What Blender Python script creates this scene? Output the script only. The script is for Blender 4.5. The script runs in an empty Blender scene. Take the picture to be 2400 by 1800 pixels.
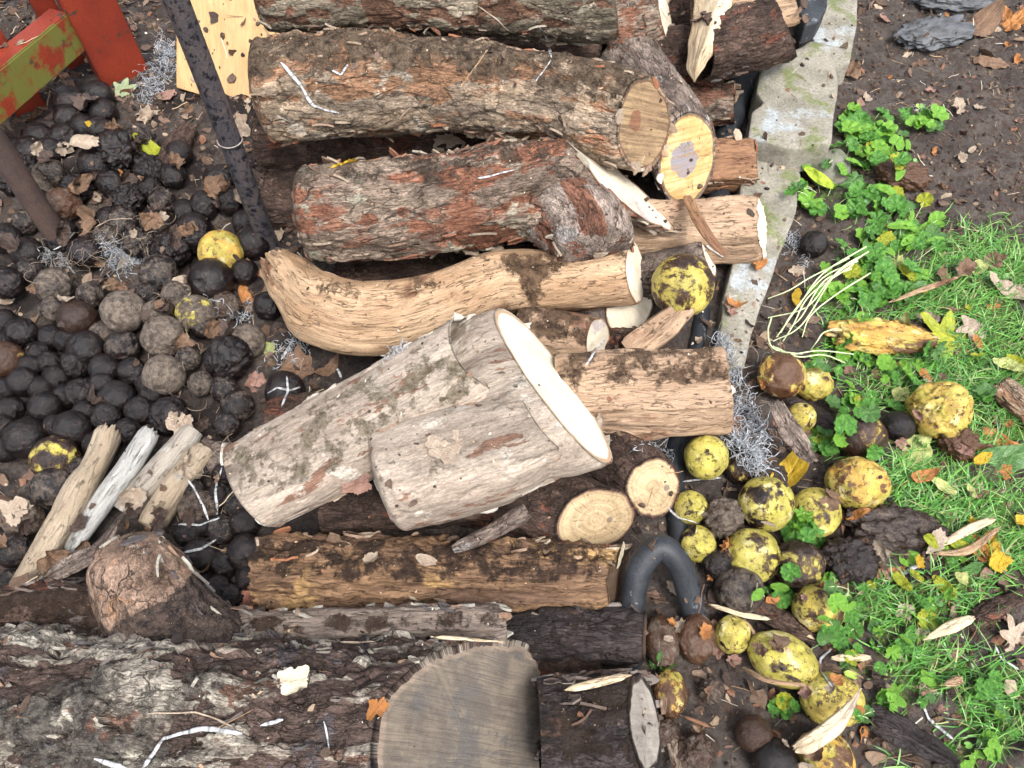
import bpy, math, random
import numpy as np
from mathutils import Vector, Matrix
random.seed(7)
rng = np.random.default_rng(7)
scn = bpy.context.scene
COL = scn.collection
# ---------------------------------------------------------------- camera, sky, sun, exposure
H = 1.15
PITCH = math.radians(58.0)
F = 1800.0                                   # focal length in photo pixels (photo 2400 x 1800)
CAM = Vector((0.0, -H / math.tan(PITCH), H))
cam_d = bpy.data.cameras.new('camera')
cam = bpy.data.objects.new('camera', cam_d)
COL.objects.link(cam)
cam.location = CAM
cam.rotation_euler = (math.pi / 2 - PITCH, 0, 0)
cam_d.sensor_width = 36.0
cam_d.lens = 36.0 * F / 2400.0
cam_d.clip_start = 0.02
cam_d.clip_end = 200.0
scn.camera = cam
SUN_EL, SUN_AZ = math.radians(62), math.radians(150)     # azimuth clockwise from +Y
w = bpy.data.worlds.new('World')
scn.world = w
w.use_nodes = True
wt = w.node_tree
wt.nodes.clear()
sky = wt.nodes.new('ShaderNodeTexSky')
sky.sky_type = 'NISHITA'
sky.sun_disc = False
sky.sun_elevation = SUN_EL
sky.sun_rotation = SUN_AZ
sky.air_density = 1.0
sky.dust_density = 4.0
hs = wt.nodes.new('ShaderNodeHueSaturation')
hs.inputs['Saturation'].default_value = 0.35
bg = wt.nodes.new('ShaderNodeBackground')
bg.inputs[1].default_value = 0.14
wo = wt.nodes.new('ShaderNodeOutputWorld')
wt.links.new(sky.outputs[0], hs.inputs['Color'])
wt.links.new(hs.outputs[0], bg.inputs[0])
wt.links.new(bg.outputs[0], wo.inputs[0])
sd = bpy.data.lights.new('sun', 'SUN')
sd.energy = 1.15
sd.angle = math.radians(14)
sd.color = (1.0, 0.98, 0.955)
sun = bpy.data.objects.new('sun', sd)
COL.objects.link(sun)
dvec = Vector((math.sin(SUN_AZ) * math.cos(SUN_EL), math.cos(SUN_AZ) * math.cos(SUN_EL), math.sin(SUN_EL)))
sun.rotation_euler = dvec.to_track_quat('Z', 'Y').to_euler()
scn.view_settings.view_transform = 'Standard'
scn.view_settings.look = 'None'
scn.view_settings.exposure = 1.3
scn.view_settings.gamma = 1.0
scn.view_settings.use_curve_mapping = False
scn.cycles.max_bounces = 4
scn.cycles.diffuse_bounces = 2
scn.cycles.glossy_bounces = 1
scn.cycles.use_adaptive_sampling = True
scn.cycles.adaptive_threshold = 0.03
# ---------------------------------------------------------------- photo pixel <-> place
sp_, cp_ = math.sin(PITCH), math.cos(PITCH)
FWD = Vector((0, cp_, -sp_))
UPV = Vector((0, sp_, cp_))
def ray(px, py):
    return (FWD + Vector((1, 0, 0)) * ((px - 1200) / F) + UPV * ((900 - py) / F))
def W(px, py, z=0.0):
    d = ray(px, py)
    return CAM + d * ((z - CAM.z) / d.z)
def depth(p):
    return (Vector(p) - CAM).dot(FWD)
def px2m(p, n):
    return n * depth(p) / F
def proj(x, y, z):
    dx, dy, dz = x - CAM.x, y - CAM.y, z - CAM.z
    d = dy * FWD.y + dz * FWD.z
    return 1200 + F * dx / d, 900 - F * (dy * UPV.y + dz * UPV.z) / d
# ---------------------------------------------------------------- numpy noise
def _hash(ix, iy, iz, seed):
    h = (ix.astype(np.uint32) * np.uint32(374761393) + iy.astype(np.uint32) * np.uint32(668265263)
         + iz.astype(np.uint32) * np.uint32(2147483647) + np.uint32((seed * 1274126177) & 0xffffffff))
    h = (h ^ (h >> np.uint32(13))) * np.uint32(1274126177)
    h = (h ^ (h >> np.uint32(16))) * np.uint32(2246822519)
    h = h ^ (h >> np.uint32(13))
    return (h & np.uint32(0xffffff)).astype(np.float64) / 16777215.0
def vnoise(p, seed=0):
    f = np.floor(p)
    t = p - f
    t = t * t * t * (t * (t * 6 - 15) + 10)
    i = f.astype(np.int64)
    out = 0
    for a in (0, 1):
        wx = t[:, 0] if a else 1 - t[:, 0]
        for b in (0, 1):
            wy = t[:, 1] if b else 1 - t[:, 1]
            for c in (0, 1):
                wz = t[:, 2] if c else 1 - t[:, 2]
                out = out + wx * wy * wz * _hash(i[:, 0] + a, i[:, 1] + b, i[:, 2] + c, seed)
    return out * 2 - 1
def fbm(p, o=4, seed=0, gain=0.5, lac=2.03):
    s, a, n = 0, 1.0, 0
    for k in range(o):
        s = s + a * vnoise(p * lac ** k + 17.3 * k, seed + k)
        n += a
        a *= gain
    return s / n
def worley(p, seed=0):
    f = np.floor(p).astype(np.int64)
    n = len(p)
    F1 = np.full(n, 9.0)
    F2 = np.full(n, 9.0)
    idv = np.zeros(n)
    for a in (-1, 0, 1):
        for b in (-1, 0, 1):
            for c in (-1, 0, 1):
                cx, cy, cz = f[:, 0] + a, f[:, 1] + b, f[:, 2] + c
                q = np.stack([cx + _hash(cx, cy, cz, seed), cy + _hash(cx, cy, cz, seed + 11), cz + _hash(cx, cy, cz, seed + 23)], 1)
                d = np.sqrt(((q - p) ** 2).sum(1))
                h = _hash(cx, cy, cz, seed + 37)
                new = d < F1
                F2 = np.where(new, F1, np.minimum(F2, d))
                idv = np.where(new, h, idv)
                F1 = np.where(new, d, F1)
    return F1, F2, idv
def sstep(a, b, x):
    t = np.clip((x - a) / (b - a), 0, 1)
    return t * t * (3 - 2 * t)
# ---------------------------------------------------------------- objects
def mesh_np(name, V, faces, mats=(), attrs=None, smooth=True):
    """faces: list of int arrays (n,3) or (n,4)"""
    me = bpy.data.meshes.new(name)
    V = np.asarray(V, dtype=np.float32)
    me.vertices.add(len(V))
    me.vertices.foreach_set('co', V.ravel())
    faces = [np.asarray(f, dtype=np.int32) for f in (faces if isinstance(faces, (list, tuple)) else [faces])]
    faces = [f for f in faces if len(f)]
    nl = sum(f.size for f in faces)
    npoly = sum(len(f) for f in faces)
    me.loops.add(nl)
    me.loops.foreach_set('vertex_index', np.concatenate([f.ravel() for f in faces]))
    me.polygons.add(npoly)
    tot = np.concatenate([np.full(len(f), f.shape[1], dtype=np.int32) for f in faces])
    st = np.concatenate([[0], np.cumsum(tot)[:-1]]).astype(np.int32)
    me.polygons.foreach_set('loop_start', st)
    me.polygons.foreach_set('loop_total', tot)
    me.polygons.foreach_set('use_smooth', np.full(npoly, smooth))
    for k, a in (attrs or {}).items():
        a = np.asarray(a, dtype=np.float32)
        if a.ndim == 2:
            me.attributes.new(k, 'FLOAT_VECTOR', 'POINT').data.foreach_set('vector', a.ravel())
        else:
            me.attributes.new(k, 'FLOAT', 'POINT').data.foreach_set('value', a)
    for m in mats:
        me.materials.append(m)
    me.update(calc_edges=True)
    return me
def link(name, me, parent=None):
    o = bpy.data.objects.new(name, me)
    COL.objects.link(o)
    if parent is not None:
        o.parent = parent
        o.matrix_parent_inverse = parent.matrix_world.inverted() if parent.type == 'XX' else Matrix()
    return o
def tag(o, label=None, cat=None, group=None, kind=None):
    if label: o['label'] = label
    if cat: o['category'] = cat
    if group: o['group'] = group
    if kind: o['kind'] = kind
    return o
def empty(name, loc=(0, 0, 0)):
    o = bpy.data.objects.new(name, None)
    o.location = loc
    COL.objects.link(o)
    return o
# ---------------------------------------------------------------- materials
class MT:
    def __init__(s, name, rough=0.8, spec=0.2):
        s.m = bpy.data.materials.new(name)
        s.m.use_nodes = True
        s.t = s.m.node_tree
        s.t.nodes.clear()
        s.out = s.t.nodes.new('ShaderNodeOutputMaterial')
        s.b = s.t.nodes.new('ShaderNodeBsdfPrincipled')
        s.b.inputs['Roughness'].default_value = rough
        s.b.inputs['Specular IOR Level'].default_value = spec
        s.t.links.new(s.b.outputs[0], s.out.inputs[0])
    def n(s, typ, ins=None, **pr):
        nd = s.t.nodes.new(typ)
        for k, v in pr.items():
            setattr(nd, k, v)
        for k, v in (ins or {}).items():
            s.put(nd.inputs[k], v)
        return nd
    def put(s, sock, v):
        if isinstance(v, bpy.types.NodeSocket):
            s.t.links.new(v, sock)
        elif v is not None:
            if sock.type == 'RGBA' and len(v) == 3:
                v = (*v, 1)
            sock.default_value = v
    def attr(s, name, vec=False):
        return s.n('ShaderNodeAttribute', attribute_name=name).outputs['Vector' if vec else 'Fac']
    def vm(s, op, a, b=None, sc=None):
        nd = s.n('ShaderNodeVectorMath', {0: a}, operation=op)
        if b is not None: s.put(nd.inputs[1], b)
        if sc is not None: s.put(nd.inputs['Scale'], sc)
        return nd.outputs[0]
    def ma(s, op, a, b=None, c=None, clamp=False):
        nd = s.n('ShaderNodeMath', {0: a}, operation=op, use_clamp=clamp)
        if b is not None: s.put(nd.inputs[1], b)
        if c is not None: s.put(nd.inputs[2], c)
        return nd.outputs[0]
    def noise(s, v, sc, det=4, ro=0.55, dist=0.0, color=False):
        nd = s.n('ShaderNodeTexNoise', {'Vector': v, 'Scale': sc, 'Detail': det, 'Roughness': ro, 'Distortion': dist})
        return nd.outputs['Color' if color else 'Fac']
    def vor(s, v, sc, feat='F1', out='Distance', rnd=1.0):
        nd = s.n('ShaderNodeTexVoronoi', {'Vector': v, 'Scale': sc, 'Randomness': rnd}, feature=feat)
        return nd.outputs[out]
    def mr(s, v, a, b, c=0.0, d=1.0, smooth=True):
        nd = s.n('ShaderNodeMapRange', {'Value': v, 'From Min': a, 'From Max': b, 'To Min': c, 'To Max': d},
                 interpolation_type='SMOOTHSTEP' if smooth else 'LINEAR')
        return nd.outputs[0]
    def mix(s, f, a, b, bt='MIX'):
        nd = s.n('ShaderNodeMix', data_type='RGBA', blend_type=bt)
        s.put(nd.inputs[0], f); s.put(nd.inputs[6], a); s.put(nd.inputs[7], b)
        return nd.outputs[2]
    def val(s, col, v):
        """multiply colour by scalar socket"""
        return s.vm('SCALE', col, sc=v)
    def rnd(s):
        return s.n('ShaderNodeObjectInfo').outputs['Random']
    def bump(s, h, dist=0.002, st=1.0, normal=None):
        nd = s.n('ShaderNodeBump', {'Height': h, 'Distance': dist, 'Strength': st})
        if normal is not None: s.put(nd.inputs['Normal'], normal)
        return nd.outputs[0]
    def fin(s, col, normal=None, rough=None):
        s.put(s.b.inputs['Base Color'], col)
        if normal is not None: s.put(s.b.inputs['Normal'], normal)
        if rough is not None: s.put(s.b.inputs['Roughness'], rough)
        return s.m
def bark(name, c1, c2, cred, ccrack=(.03, .02, .014), cdirt=(.05, .032, .022), red=0.5, plate=42, stretch=.35,
         crack=1.0, fib=0.6, spot=None, spot_t=.66, rough=0.85, bump=.0025, inner=None, inner_t=.35, cover=None, cover_t=.6, grain=.58):
    m = MT(name, rough)
    lc = m.vm('ADD', m.attr('lc', True), m.vm('SCALE', (3.1, 1.7, 2.3), sc=m.ma('MULTIPLY', m.rnd(), 5.0)))
    vs = m.vm('MULTIPLY', lc, (stretch, 1, 1))
    warp = m.vm('SCALE', m.vm('SUBTRACT', m.noise(vs, 60, 3, color=True), (.5, .5, .5)), sc=.022)
    wv = m.vm('ADD', vs, warp)
    col = m.mix(m.mr(m.noise(vs, 16, 5, .6), .38, .62), c1, c2)
    # exposed inner bark patches
    rn = m.noise(wv, 26, 6, .62)
    col = m.mix(m.mr(rn, 1 - red, 1 - red + .025), col, cred)
    if inner is not None:       # low places of the real relief show inner bark
        col = m.mix(m.mr(m.ma('ADD', m.attr('hgt'), m.ma('MULTIPLY', m.ma('SUBTRACT', m.noise(wv, 50, 4), .5), .5)), inner_t, inner_t - .06), col, inner)
    if cover is not None:
        col = m.mix(m.mr(m.noise(lc, 13, 7, .68), cover_t, cover_t + .04), col, cover)
    # plate by plate tint
    pc = m.n('ShaderNodeTexVoronoi', {'Vector': wv, 'Scale': plate}).outputs['Color']
    pv = m.n('ShaderNodeSeparateColor', {0: pc}).outputs[0]
    col = m.val(col, m.mr(pv, 0, 1, .72, 1.25, smooth=False))
    # fibre lines and fine grain
    fl = m.noise(m.vm('MULTIPLY', lc, (.13, 1, 1)), 260, 4, .6)
    line = m.mr(m.ma('ABSOLUTE', m.ma('SUBTRACT', fl, .5)), 0.0, .035, 1, 0)
    g = m.noise(m.vm('MULTIPLY', lc, (.5, 1, 1)), 420, 5, .7)
    col = m.val(col, m.mr(g, .3, .7, 1 - grain, 1 + grain, smooth=False))
    g2 = m.noise(m.vm('MULTIPLY', lc, (.3, 1, 1)), 110, 5, .65)
    col = m.val(col, m.mr(g2, .32, .68, 1 - grain * .7, 1 + grain * .7, smooth=False))
    col = m.mix(m.ma('MULTIPLY', line, fib * .6), col, ccrack)
    # plate edges
    ed = m.vor(wv, plate, 'DISTANCE_TO_EDGE')
    edm = m.ma('MULTIPLY', m.mr(ed, .0, .05, 1, 0), m.mr(m.noise(lc, 30, 3), .42, .6))
    ed2 = m.vor(m.vm('ADD', m.vm('MULTIPLY', lc, (.5, 1, 1)), warp), plate * 2.7, 'DISTANCE_TO_EDGE')
    edm2 = m.ma('MULTIPLY', m.mr(ed2, .0, .07, 1, 0), m.mr(m.noise(lc, 41, 3), .45, .6))
    em = m.ma('MAXIMUM', edm, m.ma('MULTIPLY', edm2, .7))
    col = m.mix(m.ma('MULTIPLY', em, .85 * crack), col, ccrack)
    if spot is not None:
        col = m.mix(m.mr(m.noise(lc, 190, 5, .7), spot_t, spot_t + .03), col, spot)
    dn = m.ma('ADD', m.attr('dirt'), m.ma('MULTIPLY', m.ma('SUBTRACT', m.noise(lc, 26, 7, .74), .5), 1.9))
    dm = m.mr(dn, .44, .62)
    dcol = m.mix(m.mr(m.noise(lc, 70, 6, .8), .36, .64), m.vm('SCALE', cdirt, sc=.6), m.mix(.42, cdirt, c1))
    dcol = m.mix(m.mr(m.noise(lc, 210, 4, .7), .66, .69), dcol, (.42, .33, .25))
    col = m.mix(dm, col, dcol)
    hgt = m.ma('ADD', m.ma('MULTIPLY', em, -1.0 * crack), m.ma('ADD', m.ma('MULTIPLY', g2, 1.3), m.ma('ADD', m.ma('MULTIPLY', line, -.5 * fib), m.ma('MULTIPLY', g, .7))))
    hgt = m.ma('ADD', hgt, m.ma('MULTIPLY', pv, .5))
    hgt = m.ma('ADD', hgt, m.ma('MULTIPLY', m.ma('MULTIPLY', dm, m.noise(lc, 330, 4, .7)), 2.0))
    return m.fin(col, m.bump(hgt, bump, 1.0))
def wood(name, c1, c2, cdark=(.10, .055, .03), cdirt=(.06, .035, .022), cstain=None, stain_t=.58, lines=.8, rough=.75, gain=.3):
    m = MT(name, rough)
    lc = m.vm('ADD', m.attr('lc', True), m.vm('SCALE', (3.1, 1.7, 2.3), sc=m.ma('MULTIPLY', m.rnd(), 5.0)))
    wob = m.vm('SCALE', m.vm('SUBTRACT', m.noise(lc, 18, 2, color=True), (.5, .5, .5)), sc=.012)
    lw = m.vm('ADD', lc, wob)
    col = m.mix(m.mr(m.noise(m.vm('MULTIPLY', lw, (.25, 1, 1)), 28, 5, .6), .35, .65), c1, c2)
    if cstain is not None:
        col = m.mix(m.mr(m.noise(m.vm('MULTIPLY', lw, (.6, 1, 1)), 12, 6, .6), stain_t, stain_t + .09), col, cstain)
    fl = m.noise(m.vm('MULTIPLY', lw, (.10, 1, 1)), 330, 5, .65)
    col = m.val(col, m.mr(fl, .3, .7, 1 - gain, 1 + gain, smooth=False))
    cr = m.noise(m.vm('MULTIPLY', lw, (.12, 1, 1)), 150, 3, .6)
    line = m.ma('MULTIPLY', m.mr(m.ma('ABSOLUTE', m.ma('SUBTRACT', cr, .5)), 0.0, .022, 1, 0), m.mr(m.noise(m.vm('MULTIPLY', lw, (.5, 1, 1)), 60, 3), .4, .58))
    col = m.mix(m.ma('MULTIPLY', line, lines), col, cdark)
    g = m.noise(lc, 500, 3, .7)
    col = m.val(col, m.mr(g, .3, .7, .82, 1.16, smooth=False))
    dn = m.ma('ADD', m.attr('dirt'), m.ma('MULTIPLY', m.ma('SUBTRACT', m.noise(lc, 24, 7, .74), .5), 1.9))
    dm = m.mr(dn, .44, .62)
    dcol = m.mix(m.mr(m.noise(lc, 70, 6, .8), .36, .64), m.vm('SCALE', cdirt, sc=.6), m.mix(.42, cdirt, c2))
    dcol = m.mix(m.mr(m.noise(lc, 210, 4, .7), .66, .69), dcol, (.42, .33, .25))
    col = m.mix(dm, col, dcol)
    h = m.ma('ADD', m.ma('MULTIPLY', fl, 1.2), m.ma('ADD', m.ma('MULTIPLY', line, -1.2), m.ma('MULTIPLY', g, .4)))
    h = m.ma('ADD', h, m.ma('MULTIPLY', m.ma('MULTIPLY', dm, g), 2.5))
    return m.fin(col, m.bump(h, .0016, 1.0))
def cutmat(name, c1, c2, crim, cheart=None, heart=(0, 0, .3), kerf=0.0, kang=0.6, ckerf=(.16, .09, .04), cring=None, rings=.35, crack=.4,
           rough=.75, blot=None, blot_t=.6, kscale=150):
    """sawn end: attribute pc = (a, b in metres in the cut's plane, r/R)"""
    m = MT(name, rough)
    pc = m.attr('pc', True)
    sx = m.n('ShaderNodeSeparateXYZ', {0: pc})
    ab = m.n('ShaderNodeCombineXYZ', {0: sx.outputs[0], 1: sx.outputs[1], 2: m.ma('MULTIPLY', m.rnd(), 4.0)}).outputs[0]
    rr = sx.outputs[2]
    col = m.mix(m.mr(m.noise(ab, 22, 5, .6), .38, .62), c1, c2)
    wr = m.ma('ADD', rr, m.ma('MULTIPLY', m.noise(ab, 18, 4, .6), .22))
    rgv = m.n('ShaderNodeCombineXYZ', {0: m.ma('MULTIPLY', wr, 9.0), 1: m.rnd()}).outputs[0]
    rg = m.mr(m.noise(rgv, 2.2, 3, .6), .35, .65, -1, 1, smooth=False)
    col = m.val(col, m.mr(rg, -1, 1, 1 - rings * .5, 1 + rings * .3))
    if cheart is not None:
        hv = m.vm('SUBTRACT', ab, (heart[0], heart[1], 0))
        hx = m.n('ShaderNodeSeparateXYZ', {0: hv})
        hd = m.ma('SQRT', m.ma('ADD', m.ma('POWER', hx.outputs[0], 2.0), m.ma('POWER', hx.outputs[1], 2.0)))
        hd = m.ma('ADD', hd, m.ma('MULTIPLY', m.ma('SUBTRACT', m.noise(ab, 45, 4), .5), heart[2] * .9))
        col = m.mix(m.mr(hd, heart[2] * .92, heart[2] * 1.05, 1, 0), col, m.val(m.n('ShaderNodeRGB').outputs[0], 1.0) if False else cheart)
    if blot is not None:
        col = m.mix(m.mr(m.noise(ab, 14, 7, .66), blot_t, blot_t + .08), col, blot)
    col = m.mix(m.mr(m.ma('ADD', rr, m.ma('MULTIPLY', m.noise(ab, 60, 3), .06)), .97, 1.0), col, crim)
    ca, sa = math.cos(kang), math.sin(kang)
    kx = m.vm('DOT_PRODUCT', ab, (ca, sa, 0))
    kd = m.n('ShaderNodeVectorMath', {0: ab, 1: (ca, sa, 0)}, operation='DOT_PRODUCT').outputs['Value']
    kd2 = m.n('ShaderNodeVectorMath', {0: ab, 1: (-sa, ca, 0)}, operation='DOT_PRODUCT').outputs['Value']
    kd = m.ma('ADD', kd, m.ma('MULTIPLY', m.noise(ab, 30, 3), .004))
    kv = m.n('ShaderNodeCombineXYZ', {0: kd, 1: m.ma('MULTIPLY', kd2, .035), 2: 0.0}).outputs[0]
    kn = m.noise(kv, kscale, 3, .6)
    kf = m.ma('MULTIPLY', m.mr(kn, .40, .62), m.mr(m.noise(ab, 24, 4, .7), .3, .6, .35, 1))
    if kerf > 0:
        col = m.mix(m.ma('MULTIPLY', kf, kerf), col, ckerf)
    ang = m.ma('ARCTAN2', sx.outputs[1], sx.outputs[0])
    cv = m.n('ShaderNodeCombineXYZ', {0: m.ma('MULTIPLY', ang, 1.0), 1: m.ma('MULTIPLY', rr, .25), 2: m.rnd()}).outputs[0]
    cn = m.noise(cv, 4.5, 3)
    ck = m.mr(m.ma('ABSOLUTE', m.ma('SUBTRACT', cn, .5)), 0, .006, 1, 0)
    ck = m.ma('MULTIPLY', ck, m.mr(m.noise(ab, 12, 2), .45, .55))
    col = m.mix(m.ma('MULTIPLY', ck, crack), col, (.04, .025, .015))
    g = m.noise(ab, 420, 4, .7)
    col = m.val(col, m.mr(g, .3, .7, .86, 1.13, smooth=False))
    h = m.ma('ADD', m.ma('MULTIPLY', kn, 1.0 + kerf * 2), m.ma('ADD', m.ma('MULTIPLY', g, .5), m.ma('MULTIPLY', ck, -2.0 * crack)))
    return m.fin(col, m.bump(h, .0009, 1.0))
def plain(name, c1, c2, sc=40, rough=.7, spec=.3, bump=.001, det=5, specks=None, speck_t=.66, co='Object', metal=0.0, fine=300, gain=.2):
    m = MT(name, rough, spec)
    m.b.inputs['Metallic'].default_value = metal
    v = m.n('ShaderNodeTexCoord').outputs[co]
    v = m.vm('ADD', v, m.vm('SCALE', (3.1, 1.7, 2.3), sc=m.ma('MULTIPLY', m.rnd(), 5.0)))
    n1 = m.noise(v, sc, det, .62)
    col = m.mix(m.mr(n1, .35, .65), c1, c2)
    g = m.noise(v, fine, 4, .7)
    col = m.val(col, m.mr(g, .3, .7, 1 - gain, 1 + gain, smooth=False))
    if specks is not None:
        col = m.mix(m.mr(m.noise(v, sc * 3.3, 5, .7), speck_t, speck_t + .04), col, specks)
    return m.fin(col, m.bump(m.ma('ADD', n1, m.ma('MULTIPLY', g, .5)), bump, 1.0))
def rndmat(name, cols, rough=.8, spec=.25, sc=200, trans=0.0):
    """bits and pieces: attribute rnd picks the colour of each piece"""
    m = MT(name, rough, spec)
    cr = m.n('ShaderNodeValToRGB', {0: m.attr('rnd')})
    cr.color_ramp.interpolation = 'CONSTANT'
    e = cr.color_ramp.elements
    while len(e) < len(cols): e.new(0.5)
    for i, c in enumerate(cols):
        e[i].position = i / len(cols)
        e[i].color = (*c, 1)
    v = m.n('ShaderNodeTexCoord').outputs['Object']
    g = m.noise(v, sc, 4, .7)
    col = m.val(cr.outputs[0], m.mr(g, .3, .7, .65, 1.3, smooth=False))
    return m.fin(col, m.bump(g, .0012, .8))
# ---------------------------------------------------------------- logs
def spine_from(pts):
    P = [W(a, b, z) for a, b, z, r in pts]
    R = [px2m(p, q[3]) for p, q in zip(P, pts)]
    return P, R
def catmull(P, R, n=80):
    P = [np.array(p) for p in P]
    R = list(R)
    e0 = P[0] + (P[0] - P[1]); e1 = P[-1] + (P[-1] - P[-2])
    Q = [e0] + P + [e1]
    RR = [R[0]] + R + [R[-1]]
    out, ro = [], []
    seg = len(P) - 1
    for k in range(seg):
        p0, p1, p2, p3 = Q[k:k + 4]
        r1, r2 = RR[k + 1], RR[k + 2]
        m = max(2, n // seg)
        for j in range(m):
            t = j / m
            out.append(0.5 * ((2 * p1) + (-p0 + p2) * t + (2 * p0 - 5 * p1 + 4 * p2 - p3) * t * t + (-p0 + 3 * p1 - 3 * p2 + p3) * t ** 3))
            ts = t * t * (3 - 2 * t)
            ro.append(r1 + (r2 - r1) * ts)
    out.append(P[-1]); ro.append(R[-1])
    return np.array(out), np.array(ro)
def disp_fn(kind, lc, seed, amp=1.0):
    q = lc.copy()
    if kind == 'flaky':
        s = q * np.array([.4, 1, 1])
        wv = np.stack([fbm(s * 55, 2, seed + 5), fbm(s * 55 + 31, 2, seed + 6), fbm(s * 55 + 77, 2, seed + 7)], 1) * .25
        F1, F2, i1 = worley(s * 27 + wv * 1.6, seed)
        G1, G2, i2 = worley(q * np.array([.6, 1, 1]) * 95 + wv * 2, seed + 3)
        miss = sstep(.02, .10, fbm(s * 24 + 9, 4, seed + 50))
        h = (i1 - .5) * .0042 + (i2 - .5) * .0016 - .0030 * sstep(.10, .0, F2 - F1) - .0012 * sstep(.12, 0, G2 - G1)
        ridge = fbm(q * np.array([12, 75, 75]), 4, seed + 9)
        h = h + ridge * .0022 - .0035 * miss + fbm(q * 17, 3, seed + 90) * .009
        hg = np.clip(.62 + (i1 - .5) * .35 + ridge * .35 - .5 * miss, 0, 1)
    elif kind == 'furrow':
        n = fbm(q * np.array([14, 60, 60]), 4, seed)
        F1, F2, i1 = worley(q * np.array([18, 48, 48]) + .5 * n[:, None], seed + 3)
        h = n * .004 - .0045 * sstep(.16, 0, F2 - F1) + (i1 - .5) * .003 + fbm(q * 15, 3, seed + 8) * .010
        hg = np.clip(.6 + n * .5 - .5 * sstep(.16, 0, F2 - F1), 0, 1)
    elif kind == 'smooth':
        n = fbm(q * np.array([8, 22, 22]), 4, seed)
        F1, F2, i1 = worley(q * np.array([6, 22, 22]) + .6 * n[:, None], seed + 3)
        lay = sstep(.55, .6, i1)
        long = np.abs(fbm(q * np.array([3.5, 26, 26]) + 5, 3, seed + 12))
        h = n * .005 + lay * .0018 - .004 * sstep(.035, 0, long) + fbm(q * 120, 3, seed + 7) * .0006
        hg = np.clip(.5 + lay * .3 + n * .3 - .5 * sstep(.035, 0, long), 0, 1)
    elif kind == 'fibre':
        n = fbm(q * np.array([9, 150, 150]), 4, seed)
        long = np.abs(fbm(q * np.array([7, 75, 75]) + 5, 3, seed + 12))
        h = n * .0016 - .0018 * sstep(.04, 0, long) + fbm(q * np.array([10, 22, 22]), 3, seed + 8) * .006
        hg = np.clip(.6 + n * .5, 0, 1)
    else:   # rot
        n = fbm(q * np.array([9, 70, 70]), 5, seed, .6)
        h = n * .008 + fbm(q * 45, 4, seed + 2, .6) * .006
        hg = np.clip(.55 + n * .9, 0, 1)
    return h * amp, hg
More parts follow.
